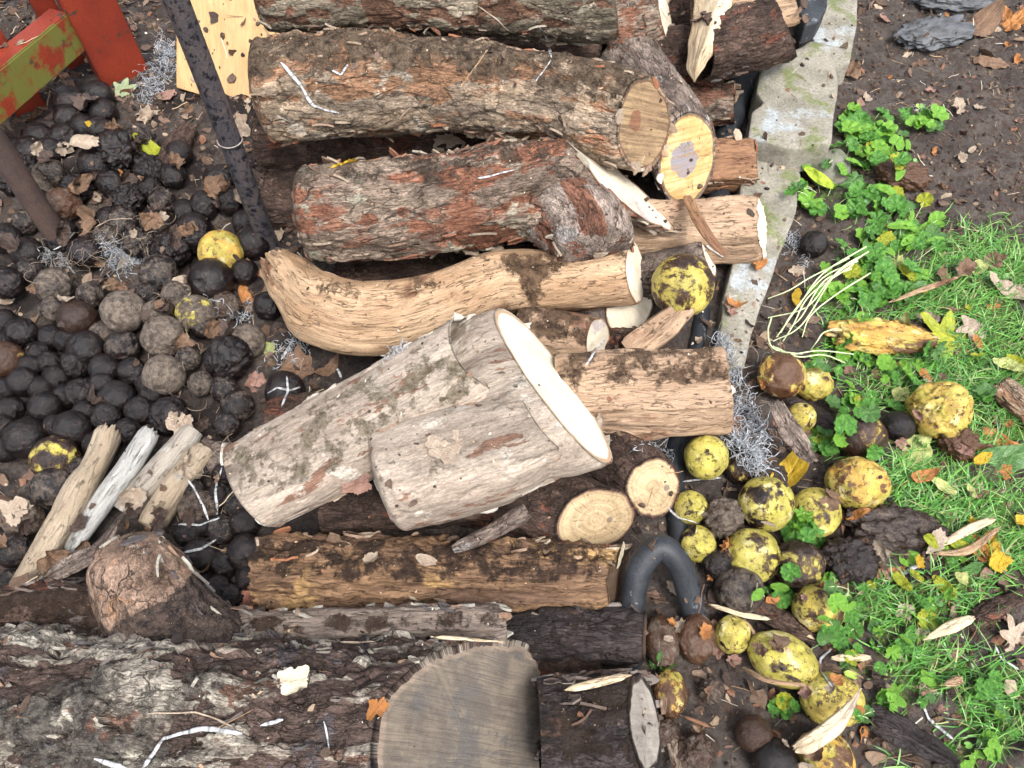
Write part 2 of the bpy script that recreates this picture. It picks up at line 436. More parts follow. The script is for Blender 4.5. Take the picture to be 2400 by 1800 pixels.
def tube(pts, end0=None, end1=None, seed=1, disp='flaky', amp=1.0, res=.0026, squash=1.0, lobes=.05, bark_t=.006, prof=None,
         dirt=None, PR=None, round0=0.0, round1=0.0, dirt_amt=.35, jag0=0.0, jag1=0.0, capk=14, roll=0.0):
    """returns bark (V, quads, attrs) and two caps (V, faces, attrs)"""
    P, R = PR if PR is not None else spine_from(pts)
    C, RA = catmull(P, R)
    d = np.linalg.norm(np.diff(C, axis=0), axis=1)
    S = np.concatenate([[0], np.cumsum(d)])
    L = S[-1]
    ext = .4
    t0 = (C[1] - C[0]) / d[0]; t1 = (C[-1] - C[-2]) / d[-1]
    Cx = np.vstack([C[0] - t0 * ext, C, C[-1] + t1 * ext])
    Sx = np.concatenate([[-ext], S, [L + ext]])
    Rx = np.concatenate([[RA[0]], RA, [RA[-1]]])
    T = np.gradient(C, axis=0); T /= np.linalg.norm(T, axis=1)[:, None]
    up = np.array([0, 0, 1.0]) if abs(T[0][2]) < .8 else np.array([0, 1.0, 0])
    N = []
    cur = up - T[0] * up.dot(T[0]); cur /= np.linalg.norm(cur)
    for t in T:
        cur = cur - t * cur.dot(t); cur /= np.linalg.norm(cur); N.append(cur.copy())
    N = np.array(N)
    Nx = np.vstack([N[:1], N, N[-1:]])
    Tx = np.vstack([T[:1], T, T[-1:]])
    Rm = RA.mean()
    nt = max(12, int(2 * math.pi * Rm / res))
    ns = max(4, int(L / res))
    th = np.arange(nt) / nt * 2 * math.pi
    def radius_k(theta, s):      # relative radius
        q = np.stack([s * 3.0, np.cos(theta) * 1.1, np.sin(theta) * 1.1], 1)
        k = 1 + lobes * 2 * fbm(q + seed * 3.3, 3, seed + 100)
        if prof is not None:
            k = k * prof(theta - roll, s / L)
        cx, sx_ = np.cos(theta), np.sin(theta)
        return k / np.sqrt((cx / squash) ** 2 + sx_ ** 2) if squash != 1 else k
    def ends(theta, which):
        c, t, r, nrm = (C[0], t0, RA[0], end0) if which == 0 else (C[-1], t1, RA[-1], end1)
        n0 = N[0] if which == 0 else N[-1]
        b0 = np.cross(t, n0)
        k = radius_k(theta, np.full(len(theta), 0.0 if which == 0 else L))
        dd = np.cos(theta)[:, None] * n0 + np.sin(theta)[:, None] * b0
        if nrm is None:
            tau = np.zeros(len(theta))
        else:
            nn = np.array(nrm, dtype=float); nn /= np.linalg.norm(nn)
            tau = -(r * k) * (dd @ nn) / (t @ nn)
        return tau
    sa = ends(th, 0); sb = L + ends(th, 1)
    if jag0: sa = sa + jag0 * fbm(np.stack([np.cos(th) * 5, np.sin(th) * 5, th * 0], 1), 5, seed + 61, .7)
    if jag1: sb = sb + jag1 * fbm(np.stack([np.cos(th) * 5, np.sin(th) * 5, th * 0 + 4], 1), 5, seed + 62, .7)
    tt = np.linspace(0, 1, ns)
    s = sa[None, :] + (sb - sa)[None, :] * tt[:, None]
    theta = np.broadcast_to(th[None, :], s.shape)
    sf, tf = s.ravel(), theta.ravel()
    def frame(sf):
        c = np.stack([np.interp(sf, Sx, Cx[:, k]) for k in range(3)], 1)
        n = np.stack([np.interp(sf, Sx, Nx[:, k]) for k in range(3)], 1)
        t = np.stack([np.interp(sf, Sx, Tx[:, k]) for k in range(3)], 1)
        n /= np.linalg.norm(n, axis=1)[:, None]
        return c, n, np.cross(t, n), np.interp(sf, Sx, Rx)
    c, n, b, r = frame(sf)
    k = radius_k(tf, np.clip(sf, 0, L))
    edge = np.minimum(tt, 1 - tt)[:, None] * np.ones((1, nt)) * L
    rk = np.ones_like(edge)
    if round0: rk = rk * np.sqrt(np.clip(1 - (1 - np.clip((tt[:, None] * L) / round0, 0, 1)) ** 2.4, .02, 1))
    if round1: rk = rk * np.sqrt(np.clip(1 - (1 - np.clip(((1 - tt[:, None]) * L) / round1, 0, 1)) ** 2.4, .02, 1))
    rkf = rk.ravel()
    lc = np.stack([sf, Rm * rkf * np.cos(tf), Rm * rkf * np.sin(tf)], 1)
    h, hg = disp_fn(disp, lc, seed, amp)
    h = h * (.3 + .7 * sstep(0, .05 if Rm > .12 else .014, edge.ravel())) - .0025 * sstep(.012, 0, edge.ravel())
    h = h * np.sqrt(rk.ravel())
    rad = (r * k * rk.ravel() + h)
    dirv = np.cos(tf)[:, None] * n + np.sin(tf)[:, None] * b
    V = c + dirv * rad[:, None]
    upn = dirv[:, 2]
    dv = sstep(.55, 1.0, upn) * dirt_amt if dirt is None else dirt(lc, upn, tf, sf / L) 
    idx = np.arange(ns * nt).reshape(ns, nt)
    q = np.stack([idx[:-1], np.roll(idx, -1, 1)[:-1], np.roll(idx, -1, 1)[1:], idx[1:]], -1).reshape(-1, 4)
    attrs = {'lc': lc, 'hgt': hg, 'dirt': dv}
    caps = []
    extraV, extraQ = [], []
    off = len(V)
    for which in (0, 1):
        ring = V.reshape(ns, nt, 3)[0 if which == 0 else -1]
        cc = ring.mean(0)
        rr = np.linalg.norm(ring - cc, axis=1)
        tb = bark_t * (1 + .5 * fbm(np.stack([np.cos(th) * 4, np.sin(th) * 4, th * 0 + which], 1), 3, seed + 33))
        inner = cc + (ring - cc) * (1 - np.clip(tb / rr, 0, .6))[:, None]
        # bark rim
        ii = np.arange(nt) + off
        o_ = idx[0] if which == 0 else idx[-1]
        qq = np.stack([o_, np.roll(o_, -1), np.roll(ii, -1), ii], 1)
        if which == 0: qq = qq[:, ::-1]
        qq = qq[:, ::-1]
        extraV.append(inner); extraQ.append(qq)
        off += nt
        K = capk
        fr = np.linspace(1, 0, K + 1)[:-1]
        CV = cc + (inner - cc)[None] * fr[:, None, None]
        # plane basis
        nn = np.array(end0 if which == 0 else end1, dtype=float) if (end0 if which == 0 else end1) is not None else (-t0 if which == 0 else t1)
        nn = nn / np.linalg.norm(nn)
        bx = np.cross(np.array([0, 0, 1.0]), nn); bx /= np.linalg.norm(bx) + 1e-9
        by = np.cross(nn, bx)
        rel = CV - cc
        A, B = rel @ bx, rel @ by
        wob = fbm(np.stack([A.ravel() * 40, B.ravel() * 40, A.ravel() * 0 + seed], 1), 3, seed).reshape(A.shape) * .0012
        jj = (jag0 if which == 0 else jag1)
        if jj: wob = wob + jj * .8 * fbm(np.stack([A.ravel() * 60, B.ravel() * 90, A.ravel() * 0 + seed], 1), 5, seed, .65).reshape(A.shape)
        wob[0] = 0
        CV = CV + nn * wob[..., None]
        pcv = np.stack([A, B, np.broadcast_to(fr[:, None], A.shape)], -1).reshape(-1, 3)
        CVf = np.vstack([CV.reshape(-1, 3), cc[None]])
        pcv = np.vstack([pcv, [[0, 0, 0]]])
        ci = np.arange(K * nt).reshape(K, nt)
        cq = np.stack([ci[:-1], np.roll(ci, -1, 1)[:-1], np.roll(ci, -1, 1)[1:], ci[1:]], -1).reshape(-1, 4)
        ctri = np.stack([ci[-1], np.roll(ci[-1], -1), np.full(nt, K * nt)], 1)
        if which == 0: cq, ctri = cq[:, ::-1], ctri[:, ::-1]
        caps.append((CVf, [cq, ctri], {'pc': pcv, 'lc': np.stack([pcv[:, 2] * 0, pcv[:, 0], pcv[:, 1]], 1), 'dirt': pcv[:, 0] * 0}))
    V = np.vstack([V] + extraV)
    q = np.vstack([q] + extraQ)
    for kx in attrs:
        a = attrs[kx]
        e = [a.reshape(ns, nt, -1)[0], a.reshape(ns, nt, -1)[-1]]
        attrs[kx] = np.vstack([a.reshape(len(sf), -1)] + e)
        if attrs[kx].shape[1] == 1: attrs[kx] = attrs[kx][:, 0]
    return (V, q[:, ::-1], attrs), caps, (dirv, lc, rad)
def flakes_on(parent, geo, mat, count, seed, size=(.006, .018), lift=.0012, name='bark_flakes', upmin=-.2):
    """thin curled flakes standing off the bark, joined into one part"""
    V, q, at = geo
    g = np.random.default_rng(seed)
    fn = np.cross(V[q[:, 1]] - V[q[:, 0]], V[q[:, 3]] - V[q[:, 0]])
    fn /= np.linalg.norm(fn, axis=1)[:, None] + 1e-12
    fc = V[q].mean(1)
    lc = at['lc'][q].mean(1)
    cand = np.where((fn[:, 2] * .8 - fn[:, 1] * .6 > upmin))[0]
    if len(cand) == 0: return
    pick = g.choice(cand, count)
    ax = V[q[:, 3]] - V[q[:, 0]]
    ax2 = V[q[:, 1]] - V[q[:, 0]]
    ev, ef, er = [], [], []
    m = 9
    for i in pick:
        nrm, a = fn[i], None
        d1 = at['lc'][q[i, 3]] - at['lc'][q[i, 0]]
        a = ax[i] if abs(d1[0]) > np.abs(d1[1:]).sum() else ax2[i]
        a = a / (np.linalg.norm(a) + 1e-12)
        b = np.cross(nrm, a)
        L = g.uniform(*size); Wd = L * g.uniform(.3, .7)
        ph = g.uniform(0, 6.28)
        ca, sa = math.cos(g.normal(0, .35)), math.sin(g.normal(0, .35))
        a, b = a * ca + b * sa, b * ca - a * sa
        ang = np.arange(m) / m * 2 * math.pi
        rad = 1 + g.uniform(-.35, .3, m)
        x = np.cos(ang) * rad * L; y = np.sin(ang) * rad * Wd
        tl = g.uniform(-.12, .12); tl2 = g.uniform(-.1, .12)
        z = lift * g.uniform(.5, 2) + x * tl * .5 + np.abs(y) * tl2 + g.uniform(-.0006, .0006, m)
        z = np.maximum(z, .0003)
        base = fc[i] + a * x[:, None] + b * y[:, None]
        top = base + nrm * (z[:, None])
        bot = base + nrm * (z[:, None] - .0035)
        cen = fc[i] + nrm * (lift + .0008)
        o = len(ev) * (2 * m + 1)
        ev.append(np.vstack([top, bot, cen[None]]))
        t_ = np.arange(m); t2 = (t_ + 1) % m
        ef.append(np.vstack([np.stack([o + t_, o + t2, np.full(m, o + 2 * m)], 1),
                             np.stack([o + t_, o + m + t_, o + t2], 1), np.stack([o + t2, o + m + t_, o + m + t2], 1)]))
        er.append(np.full(2 * m + 1, g.random()))
    me = mesh_np(name, np.vstack(ev), np.vstack(ef), [mat], {'rnd': np.concatenate(er)}, smooth=False)
    o = link(name, me, parent)
    o['kind'] = 'stuff'
    return o
LOGS = []
def make_log(label, pts, barkm, cut0=None, cut1=None, name='log', cat='log', group=None, flk=None, nfl=0, fsize=(.006, .018), parent=None, part=None, **kw):
    geo, caps, ex = tube(pts, **kw)
    V, q, at = geo
    nm = part or name
    o = link(nm, mesh_np(nm, V, q, [barkm], at), parent)
    if parent is None:
        tag(o, label, cat, group)
    root = o if parent is None else parent
    for cm, (cv, cf, ca) in zip((cut0, cut1), caps):
        if cm is not None:
            link('cut_face', mesh_np('cut_face', cv, cf, [cm], ca), o)
    if flk is not None and nfl:
        flakes_on(o, geo, flk, nfl, kw.get('seed', 1), fsize)
    LOGS.append(o)
    return o
def wedge(*planes):
    """profile of split wood: planes (angle, distance / R)"""
    def f(theta, u):
        r = np.ones_like(theta) * 1.0
        for a, d in planes:
            c = np.cos(theta - a)
            r = np.minimum(r, np.where(c > .05, d / np.maximum(c, .05), 9))
        return r
    return f
def nv(r, u, t):
    """a direction given as right / up / toward in the photographer's view"""
    return tuple(Vector((1, 0, 0)) * r + UPV * u - FWD * t)
# ---------------------------------------------------------------- palette of wood and bark
K_CRACK = (.030, .019, .013)
b_olive = bark('bark_olive', (.23, .19, .14), (.12, .10, .072), (.17, .085, .055), red=.41, plate=27, stretch=.4, inner=(.13, .07, .045), inner_t=.24, cover=(.29, .265, .20), cover_t=.6)
b_tan = bark('bark_tan', (.36, .265, .18), (.22, .17, .125), (.27, .155, .095), red=.45, plate=28, stretch=.35, inner=(.26, .145, .085), inner_t=.32,
             cover=(.46, .39, .31), cover_t=.58)
b_red = bark('bark_red', (.27, .205, .155), (.165, .12, .092), (.20, .10, .066), red=.45, plate=27, stretch=.4, inner=(.20, .09, .055), inner_t=.33,
             cover=(.31, .28, .21), cover_t=.565)
b_red2 = bark('bark_red_gray', (.27, .215, .18), (.17, .13, .11), (.20, .10, .07), red=.42, plate=42, stretch=.5, inner=(.18, .085, .055), inner_t=.28, cover=(.30, .27, .25), cover_t=.58)
b_gray = bark('bark_gray', (.24, .19, .155), (.135, .10, .085), (.16, .07, .05), red=.38, plate=55, stretch=.5, cover=(.30, .27, .25), cover_t=.6)
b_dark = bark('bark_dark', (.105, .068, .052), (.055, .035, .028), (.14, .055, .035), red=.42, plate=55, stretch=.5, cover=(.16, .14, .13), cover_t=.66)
b_pale = bark('bark_pale', (.39, .325, .262), (.275, .22, .175), (.20, .115, .08), red=.41, plate=12, stretch=.3, crack=.35, fib=.35, spot=(.13, .08, .055),
              spot_t=.68, cdirt=(.13, .105, .06), cover=(.48, .425, .36), cover_t=.58, grain=.30, bump=.0016)
b_lichen = bark('bark_lichen', (.37, .335, .275), (.20, .165, .135), (.15, .085, .06), red=.43, plate=48, stretch=.5, cdirt=(.040, .032, .032),
                cover=(.075, .063, .066), cover_t=.575, spot=(.42, .40, .35), spot_t=.66, grain=.55, inner=(.085, .058, .048), inner_t=.30)
b_black = bark('bark_black', (.048, .037, .036), (.022, .018, .018), (.075, .045, .032), red=.40, plate=60, stretch=.25, spot=(.16, .14, .13), spot_t=.72, rough=.55)
b_burl = bark('bark_burl', (.25, .17, .125), (.13, .085, .062), (.27, .16, .10), red=.42, plate=36, stretch=.9, crack=1.0, fib=.3, cover=(.33, .28, .23), cover_t=.57, cdirt=(.028, .025, .028))
w_tan = wood('wood_tan', (.46, .32, .20), (.34, .215, .125), cstain=(.15, .075, .042), stain_t=.585)
w_pink = wood('wood_split', (.43, .30, .20), (.30, .20, .13), cstain=(.20, .105, .065), stain_t=.57)
w_brown = wood('wood_brown', (.30, .165, .09), (.20, .105, .062), cstain=(.12, .06, .04), stain_t=.56)
w_weather = wood('wood_weathered', (.21, .165, .135), (.105, .08, .068), cdark=(.03, .022, .018), cstain=(.34, .21, .12), stain_t=.62, gain=.5)
w_cream = wood('wood_cream', (.66, .54, .37), (.55, .42, .27), cdark=(.25, .16, .10), cstain=(.36, .31, .30), stain_t=.62, lines=.35, gain=.18)
w_rot = wood('wood_rot', (.21, .125, .07), (.11, .065, .042), cdark=(.05, .03, .02), cdirt=(.042, .027, .02), cstain=(.40, .25, .11), stain_t=.56, gain=.55)
w_grey = wood('stick_grey', (.36, .32, .27), (.27, .235, .195), cdark=(.12, .10, .08), cstain=(.46, .46, .44), stain_t=.56, lines=.25, gain=.16)
w_stick = wood('stick_tan', (.37, .30, .22), (.29, .225, .155), cdark=(.14, .10, .07), cstain=(.25, .235, .215), stain_t=.57, lines=.25, gain=.16)
w_white = wood('stick_white', (.42, .415, .395), (.32, .31, .29), cdark=(.20, .19, .18), cstain=(.24, .225, .20), stain_t=.58, lines=.3, gain=.2)
e_kerf = cutmat('end_kerf_brown', (.36, .25, .14), (.28, .185, .11), (.14, .08, .05), cheart=(.23, .11, .065), heart=(-.022, .018, .018),
                kerf=.8, kang=.95, ckerf=(.125, .078, .048), blot=(.55, .44, .28), blot_t=.60, rings=.05)
e_gold = cutmat('end_gold', (.50, .33, .13), (.62, .45, .22), (.16, .10, .06), cheart=(.23, .215, .235), heart=(-.008, .002, .032),
                kerf=.7, kang=1.45, ckerf=(.30, .18, .07), blot=(.28, .15, .06), blot_t=.60, rings=.1)
e_pale = cutmat('end_pale', (.80, .725, .58), (.72, .63, .48), (.42, .28, .17), kerf=.14, kang=.4, ckerf=(.55, .44, .32), rings=.08, crack=.3, blot=(.64, .58, .50), blot_t=.60)
e_palegray = cutmat('end_pale_gray', (.68, .60, .46), (.60, .53, .42), (.30, .19, .12), kerf=.15, kang=.7, ckerf=(.45, .36, .27), rings=.1, crack=.35, blot=(.40, .35, .33), blot_t=.54)
e_rings = cutmat('end_rings', (.50, .38, .23), (.42, .31, .18), (.20, .12, .075), kerf=.2, rings=.42, crack=.6, blot=(.33, .21, .13), blot_t=.62, cheart=(.22, .17, .13), heart=(.02, -.012, .005))
e_old = cutmat('end_weathered', (.19, .155, .12), (.125, .104, .085), (.26, .20, .15), kerf=.5, kang=.12, ckerf=(.075, .064, .058), rings=.06, crack=.15,
               blot=(.112, .100, .090), blot_t=.52, kscale=300)
e_oldpale = cutmat('end_old_pale', (.40, .36, .31), (.28, .25, .22), (.05, .04, .035), kerf=.4, kang=.1, ckerf=(.20, .17, .15), rings=.1, crack=.5, blot=(.50, .47, .44), blot_t=.6)
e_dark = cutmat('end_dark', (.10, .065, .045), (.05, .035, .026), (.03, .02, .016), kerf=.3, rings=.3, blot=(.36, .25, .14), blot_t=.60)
f_red = rndmat('flake_red', [(.20, .09, .055), (.16, .10, .07), (.28, .22, .16), (.12, .075, .052), (.24, .125, .075), (.19, .15, .11), (.10, .06, .045), (.31, .27, .21)])
f_tan = rndmat('flake_tan', [(.33, .22, .14), (.22, .16, .11), (.27, .115, .06), (.38, .30, .22), (.17, .11, .075), (.30, .23, .17), (.25, .17, .12)])
f_pale = rndmat('flake_pale', [(.42, .37, .31), (.30, .25, .20), (.52, .48, .42), (.24, .16, .11), (.36, .33, .28)])
f_dark = rndmat('flake_dark', [(.06, .045, .04), (.13, .10, .085), (.09, .055, .04), (.04, .032, .03), (.20, .17, .15), (.10, .07, .055)])
f_lich = rndmat('flake_lichen', [(.28, .26, .22), (.20, .18, .155), (.33, .31, .26), (.08, .07, .07), (.24, .15, .10), (.13, .11, .10), (.30, .27, .22)])

# ---------------------------------------------------------------- the stack
def dirt_top(c0=.2, c1=.95, amt=.8, shift=0.0):
    def f(lc, upn, tf, u):
        return sstep(c0, c1, np.cos(tf + shift)) * amt
    return f
make_log('grey and rust-red flaky log lying topmost of the stack, at its far end', [(600, -15, .35, 88), (1000, -15, .35, 92), (1422, -8, .35, 96)], b_olive, cut1=e_dark,
         flk=f_red, nfl=220, seed=3, disp='flaky', end1=nv(.96, .25, .05), dirt_amt=.2, round0=.03)
make_log('thick arched log with tan and orange bark and a brown saw-marked cut end', [(592, 215, .27, 112), (800, 198, .27, 116), (1060, 200, .27, 104), (1300, 235, .27, 108), (1512, 290, .27, 104)],
         b_tan, cut1=e_kerf, flk=f_tan, nfl=330, seed=11, disp='flaky', end1=nv(.74, -.28, .62), dirt=dirt_top(.35, .95, .62, .1), round0=.035, lobes=.06, bark_t=.005)
make_log('stout forked log with rust-red scaly bark and a pale slanting cut end', [(700, 508, .18, 110), (900, 495, .185, 116), (1150, 460, .19, 120), (1330, 425, .19, 112), (1455, 438, .19, 92)],
         b_red, cut1=e_palegray, flk=f_red, nfl=420, fsize=(.006, .022), seed=21, disp='flaky', end1=nv(.60, .60, .54), dirt=dirt_top(.55, 1.0, .5, .25), round0=.03, lobes=.06, bark_t=.004)
l3 = LOGS[-1]
make_log(None, [(1180, 455, .17, 84), (1300, 480, .178, 104), (1372, 535, .178, 106), (1398, 600, .17, 96)], b_red2, part='limb', parent=l3, seed=26, disp='flaky', amp=.8,
         flk=f_red, nfl=150, round0=.04, dirt_amt=.1, round1=.016)
make_log('curved barkless tan log with a crooked dark-stained butt and a pale cut end',
         [(640, 615, .10, 42), (690, 665, .10, 62), (760, 725, .105, 82), (860, 748, .11, 84), (1000, 725, .11, 74), (1150, 672, .11, 74), (1300, 662, .11, 68), (1490, 640, .11, 72)],
         w_tan, cut1=e_pale, seed=31, disp='fibre', end1=nv(.9, .06, .40), dirt=lambda lc, upn, tf, u: sstep(.5, 1, np.cos(tf + .3)) * .34 + .62 * sstep(.30, .12, u) * sstep(.3, -.5, np.cos(tf)) + .5 * sstep(.1, .0, np.abs(u - .74)) * sstep(.2, .9, np.cos(tf - .7)), lobes=.10, bark_t=.001, jag0=.016)
make_log('forked log with smooth beige bark and a long white cut face',
         [(960, 990, .15, 130), (1070, 955, .16, 180), (1170, 925, .17, 225), (1292, 892, .178, 246)], b_pale, cut1=e_pale, seed=41, disp='smooth', squash=.43,
         end1=nv(.69, .64, .34), bark_t=.0035, dirt=dirt_top(.4, 1, .3, -.4), round0=.14, lobes=.03, flk=f_pale, nfl=60)
l8 = LOGS[-1]
make_log(None, [(578, 1150, .13, 108), (720, 1075, .15, 114), (900, 980, .17, 118), (1080, 888, .182, 124), (1160, 838, .184, 130)], b_pale, part='limb', parent=l8, seed=43, disp='smooth', end1=nv(.69, .64, .34),
         dirt=dirt_top(.25, .95, .46, -.15), lobes=.04, flk=f_pale, nfl=90, end0=nv(-.85, -.5, .0), round0=.015, bark_t=.003)
make_log(None, [(885, 1140, .17, 118), (1000, 1105, .175, 124), (1150, 1062, .178, 120), (1250, 1025, .174, 110), (1318, 1000, .17, 98)], b_pale, part='limb', parent=l8, seed=47, disp='smooth', end1=nv(.69, .64, .34),
         dirt=dirt_top(.6, 1.0, .3, -.2), lobes=.04, flk=f_pale, nfl=90, end0=nv(-.93, -.3, .1), round0=.022, bark_t=.003)
make_log(None, [(1235, 1195, .15, 24), (1150, 1248, .14, 19), (1062, 1287, .13, 15)], b_gray, cut1=e_rings, part='twig_stub', parent=l8, seed=48, disp='smooth', amp=.3, res=.0016, bark_t=.001)
make_log('blunt split chunk of tan barkless wood under the white-faced forked log', [(1300, 925, .085, 105), (1500, 920, .09, 112), (1712, 912, .09, 108)], w_pink, cut1=e_pale, seed=51, disp='fibre', amp=1.6,
         prof=wedge((.3, .80), (1.35, .88), (-1.2, .8), (2.6, .8)), end1=nv(.98, .1, .12), dirt=dirt_top(.45, .9, .5, .35), bark_t=.001, round1=.012)
make_log('short crumb-covered log with a small oval cut end, beside the split chunk', [(1215, 765, .07, 58), (1402, 796, .075, 56)], w_pink, cut1=e_palegray, seed=53, disp='fibre',
         end1=nv(.82, -.15, .5), dirt=dirt_top(.2, .9, .6), bark_t=.001)
make_log('low log with a round whitish cut end, under the curved tan log', [(1300, 700, .03, 64), (1475, 722, .045, 64)], b_gray, cut1=e_pale, seed=55, disp='fibre', end1=nv(.62, -.28, .74), bark_t=.002)
make_log('broad split brown wood with a pale strip at its end, beside the concrete', [(1470, 545, .09, 76), (1620, 535, .09, 78), (1785, 532, .09, 78)], w_pink, cut1=e_pale, seed=57, disp='fibre', amp=1.5,
         prof=wedge((.45, .72), (1.5, .8), (-1.1, .8)), end1=nv(.9, .05, .42), bark_t=.001, dirt_amt=.15, jag1=.006)
make_log('dark brown split wood lying low between the forked red log and the yellow walnut', [(1400, 560, .06, 60), (1640, 585, .06, 52)], w_brown, seed=59, disp='fibre', amp=1.5, prof=wedge((.6, .75), (2.0, .8)), dirt_amt=.3)
make_log('thin log whose small pale oval end shows just behind the yellow walnut', [(1490, 655, .05, 52), (1662, 603, .07, 50)], b_gray, cut1=e_pale, seed=61, disp='smooth', end1=nv(.86, .28, .42), bark_t=.003)
make_log('log with smooth grey bark and a golden cut end with a purple-grey heart', [(1470, 150, .15, 78), (1540, 255, .16, 84), (1612, 372, .165, 86)], b_gray, cut1=e_gold, seed=63, disp='smooth',
         end1=nv(.42, -.30, .86), bark_t=.004, flk=f_pale, nfl=50, dirt_amt=.15)
make_log('reddish-brown crumbly block of wood beside the golden cut end', [(1600, 395, .06, 62), (1770, 388, .06, 60)], w_brown, cut1=w_rot and e_dark, seed=65, disp='rot', amp=.7, end1=nv(.97, .05, .2), prof=wedge((.5, .8), (1.9, .8)), flk=f_tan, nfl=60)
make_log('flat scrap log with peeling brown bark beside the black tube', [(1610, 250, .08, 50), (1722, 243, .08, 47)], b_red, seed=66, disp='flaky', amp=.6, flk=f_tan, nfl=40, end1=nv(.95, 0, .3))
make_log('dark-barked log with a long creamy cut face, lying on the concrete edging', [(1640, 118, .2, 72), (1740, 98, .2, 76), (1842, 64, .2, 72)], b_dark, cut1=e_pale, seed=67, disp='furrow', amp=.8, end1=nv(.86, .34, .42),
         bark_t=.004, flk=f_dark, nfl=70)
make_log('brown split log just above the long creamy cut face', [(1640, 10, .22, 70), (1760, 0, .22, 72), (1862, -10, .22, 62)], w_pink, cut1=e_pale, seed=68, disp='fibre', end1=nv(.9, .2, .4), prof=wedge((.4, .7), (1.4, .8)), bark_t=.001)
make_log('reddish scaly log with a narrow white cut end, beside the topmost grey log', [(1400, 78, .2, 74), (1480, 60, .2, 72), (1560, 40, .2, 68)], b_red, cut1=e_pale, seed=69, disp='furrow', amp=.9, end1=nv(.9, .12, .38), bark_t=.004, flk=f_red, nfl=60)
make_log('upright splinter of cream wood wedged between two logs at the far end', [(1680, -90, .26, 46), (1672, 10, .25, 44), (1652, 90, .23, 40), (1632, 150, .20, 24), (1628, 192, .18, 5)], w_cream, name='wood_splinter', cat='splinter',
         seed=70, disp='fibre', prof=wedge((.9, .5), (-2.2, .5)), lobes=.1, bark_t=.0005)
make_log('thin log with dark red-brown bark under the cream splinter', [(1430, 165, .13, 70), (1580, 140, .13, 72), (1700, 170, .12, 62)], b_dark, seed=71, disp='furrow', flk=f_dark, nfl=80, dirt_amt=.5)
make_log('cream-ended log behind the narrow white cut end at the top of the stack', [(1420, -60, .2, 60), (1530, -30, .2, 56)], b_red, cut1=e_palegray, seed=72, disp='flaky', end1=nv(.5, -.5, .7), bark_t=.003)
make_log('broken brown stub with a torn pale tip, leaning on the yellow walnut', [(1475, 830, .06, 48), (1545, 775, .085, 46), (1600, 725, .11, 34), (1632, 690, .13, 14)], w_pink, name='wood_splinter', cat='splinter', seed=73, disp='fibre', amp=1.6,
         prof=wedge((.5, .6), (1.9, .7), (-1.2, .7)), jag1=.015, bark_t=.0005)
make_log('rotting log with orange-yellow streaks and dark crumbs, before the forked beige log',
         [(610, 1340, .06, 80), (800, 1345, .065, 84), (1100, 1348, .065, 84), (1450, 1350, .06, 76)], w_rot, cut0=e_dark, cut1=e_dark, seed=81, disp='rot', amp=1.5, end1=nv(.88, -.1, .42),
         dirt=lambda lc, upn, tf, u: np.maximum(sstep(.45, .95, np.cos(tf + .25)) * .50, sstep(.25, -.35, np.cos(tf - .35)) * .45) + .06, prof=wedge((.95, .86), (-.35, .9)), flk=f_tan, nfl=90, lobes=.09, bark_t=.006, jag0=.012)
make_log('soggy black log between the rotting log and the black tube hoop', [(1180, 1495, .04, 62), (1300, 1492, .045, 62), (1512, 1492, .05, 60)], b_black, cut1=e_dark, seed=83, disp='furrow', end1=nv(.95, .0, .25), dirt_amt=.3, flk=f_dark, nfl=60)
make_log('wet dark log with a narrow grey cut end, next to the big weathered cut face', [(1262, 1700, .08, 112), (1390, 1695, .08, 116), (1512, 1692, .085, 116)], b_black, cut1=e_oldpale, seed=85, disp='furrow', end1=nv(.88, .22, .36),
         dirt=dirt_top(.3, .95, .6), bark_t=.008, flk=f_dark, nfl=120)
make_log('huge lichen-grey log with a broad weathered grey cut face', [(-240, 1755, .12, 282), (300, 1765, .12, 280), (700, 1775, .12, 282), (1126, 1780, .12, 286)], b_lichen, cut1=e_old, seed=87, disp='flaky', amp=2.0,
         prof=lambda th, u: .95 * (np.abs(np.cos(th - .5)) ** 2.9 + np.abs(np.sin(th - .5)) ** 2.9) ** (-1 / 2.9), end1=nv(.80, .17, .56), bark_t=.009, res=.003, lobes=.035, flk=f_lich, nfl=330, fsize=(.004, .013), capk=20,
         dirt=lambda lc, upn, tf, u: .16 * sstep(.2, .9, np.cos(tf)) + .42 * sstep(-.1, .5, fbm(lc * 7, 3, 5)) * sstep(1.0, .3, u))
l14 = LOGS[-1]
make_log(None, [(470, 1560, .10, 140), (375, 1440, .15, 118), (325, 1345, .19, 108), (312, 1262, .23, 112)], b_burl, part='branch_stub', parent=l14, seed=90, disp='rot', amp=.75, round1=.075, round0=.02,
         lobes=.06, flk=f_lich, nfl=50, dirt=lambda lc, upn, tf, u: .85 * sstep(.72, .45, u))
make_log('thin weathered split pole lying along the top of the huge grey log', [(180, 1475, .10, 40), (500, 1478, .11, 38), (800, 1468, .115, 40), (1185, 1462, .12, 42)], w_weather, name='split_pole', cat='pole', seed=91, disp='rot', amp=.8,
         dirt_amt=.5, lobes=.15, jag1=.01, bark_t=.002, flk=f_lich, nfl=120)
make_log('dark rotten limb lying between the pale sticks and the huge grey log', [(-60, 1440, .08, 60), (150, 1430, .09, 66), (330, 1455, .09, 50)], b_dark, seed=93, disp='rot', dirt_amt=.6, flk=f_dark, nfl=120)
make_log('cut log with round tan growth rings, just above the black tube hoop', [(1180, 1150, .035, 88), (1290, 1180, .05, 92), (1398, 1218, .07, 90)], b_dark, cut1=e_rings, seed=95, disp='furrow', amp=.7, end1=nv(.42, -.30, .85), bark_t=.004, dirt_amt=.5)
